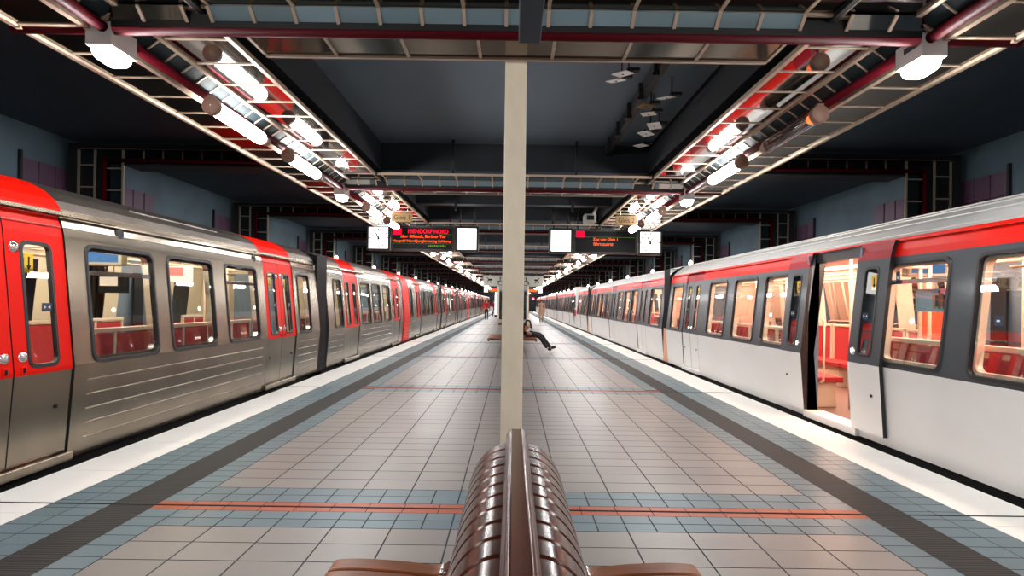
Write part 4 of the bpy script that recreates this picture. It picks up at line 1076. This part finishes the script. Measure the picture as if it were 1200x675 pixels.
person((-2.2, 50, 0), 'person in a red jacket and dark trousers walking away near the steel train', standing(-2.2, 50, 1), redcoat, blackcloth)
person((-1.95, 62, 0), 'person in a darker red top holding a white bag, partly past the pillar', standing(-1.95, 62, 1), pbr('dark red top cloth', (.3,.01,.02), .8), blackcloth)
person((2.2, 46, 0), 'person in a long beige coat walking beside the white and red train', standing(2.2, 46, -1), beigecoat, beigecoat, coat_long=True, shoes=pbr('brown shoe', (.2,.1,.06), .6))
o = thing('carrier_bag', 'white bag held low beside the person in the darker red top', 'bag', (-2.3, 61.9, .55))
p = MB(); p.extrude([(-2.52, .55), (-2.08, .5), (-2.0, .8), (-2.12, 1.02), (-2.42, .98), (-2.56, .75)], 61.8, 62.0, whitecloth); p.build('bag_body', o, bevel=.03)
p = MB(); p.tube([(-2.34, 61.9, .97), (-2.27, 61.9, 1.04), (-2.2, 61.9, .97)], .012, whitecloth); p.build('bag_handle', o)
ys = 18.15
person((.45, ys, 0), 'person in black trousers and boots slouched on the bench with legs stretched out',
    dict(pelvis=(.36, ys, .55), waist=(.27, ys, .68), chest=(.16, ys-.02, .90), neck=(.12, ys-.04, 1.07), head=(.10, ys-.08, 1.19), face=(.5, -.8, -.2),
         shL=(.17, ys+.18, 1.0), elL=(.30, ys+.22, .78), haL=(.46, ys+.1, .74), shR=(.17, ys-.2, .99), elR=(.30, ys-.24, .74), haR=(.44, ys-.1, .76),
         hipL=(.42, ys+.09, .54), knL=(.86, ys+.08, .50), anL=(1.17, ys+.05, .10), toL=(1.33, ys+.05, .13),
         hipR=(.42, ys-.09, .54), knR=(.82, ys-.10, .46), anR=(1.06, ys-.12, .09), toR=(1.20, ys-.12, .05)), blackcloth, blackcloth)
o = thing('shoulder_bag', 'brown bag with a white cloth on the lap of the seated person', 'bag', (.5, ys-.15, .62))
p = MB(); p.extrude([(.34, .64), (.50, .62), (.50, .72), (.45, .77), (.37, .76)], ys-.28, ys-.12, pbr('tan leather', (.42,.13,.04), .5)); p.build('bag_body', o, bevel=.02)
p = MB(); p.tube([(.38, ys-.2, .80), (.42, ys-.2, .94), (.52, ys-.2, .92), (.55, ys-.2, .78), (.57, ys-.2, .66)], .025, blackcloth); p.build('bag_strap', o)
p = MB(); p.extrude([(.38, .60), (.50, .60), (.57, .70), (.50, .71)], ys-.31, ys-.285, whitecloth); p.build('white_cloth', o)

# ------------------------------------------------------------------ world, camera, look
w = bpy.data.worlds.new('world'); bpy.context.scene.world = w; w.use_nodes = True
w.node_tree.nodes['Background'].inputs[0].default_value = (.02, .03, .04, 1); w.node_tree.nodes['Background'].inputs[1].default_value = .3
cd = bpy.data.cameras.new('camera'); cam = bpy.data.objects.new('camera', cd); C.objects.link(cam)
cam.location = (0, 0, EYE); cam.rotation_euler = (math.radians(90), math.radians(-.8), 0)
cd.sensor_width = 36; cd.lens = 21.0; cd.shift_x = -1/1200; cd.shift_y = 17.5/1200; cd.clip_start = .05; cd.clip_end = 400
sc = bpy.context.scene; sc.camera = cam
sc.view_settings.view_transform = 'Standard'; sc.view_settings.look = 'None'; sc.view_settings.exposure = 1.35; sc.view_settings.gamma = 1; sc.view_settings.use_curve_mapping = False
try:
    sc.cycles.max_bounces = 8; sc.cycles.diffuse_bounces = 3; sc.cycles.glossy_bounces = 4; sc.cycles.transparent_max_bounces = 12
    sc.cycles.sample_clamp_indirect = 8; sc.cycles.caustics_reflective = False; sc.cycles.caustics_refractive = False
except Exception: pass
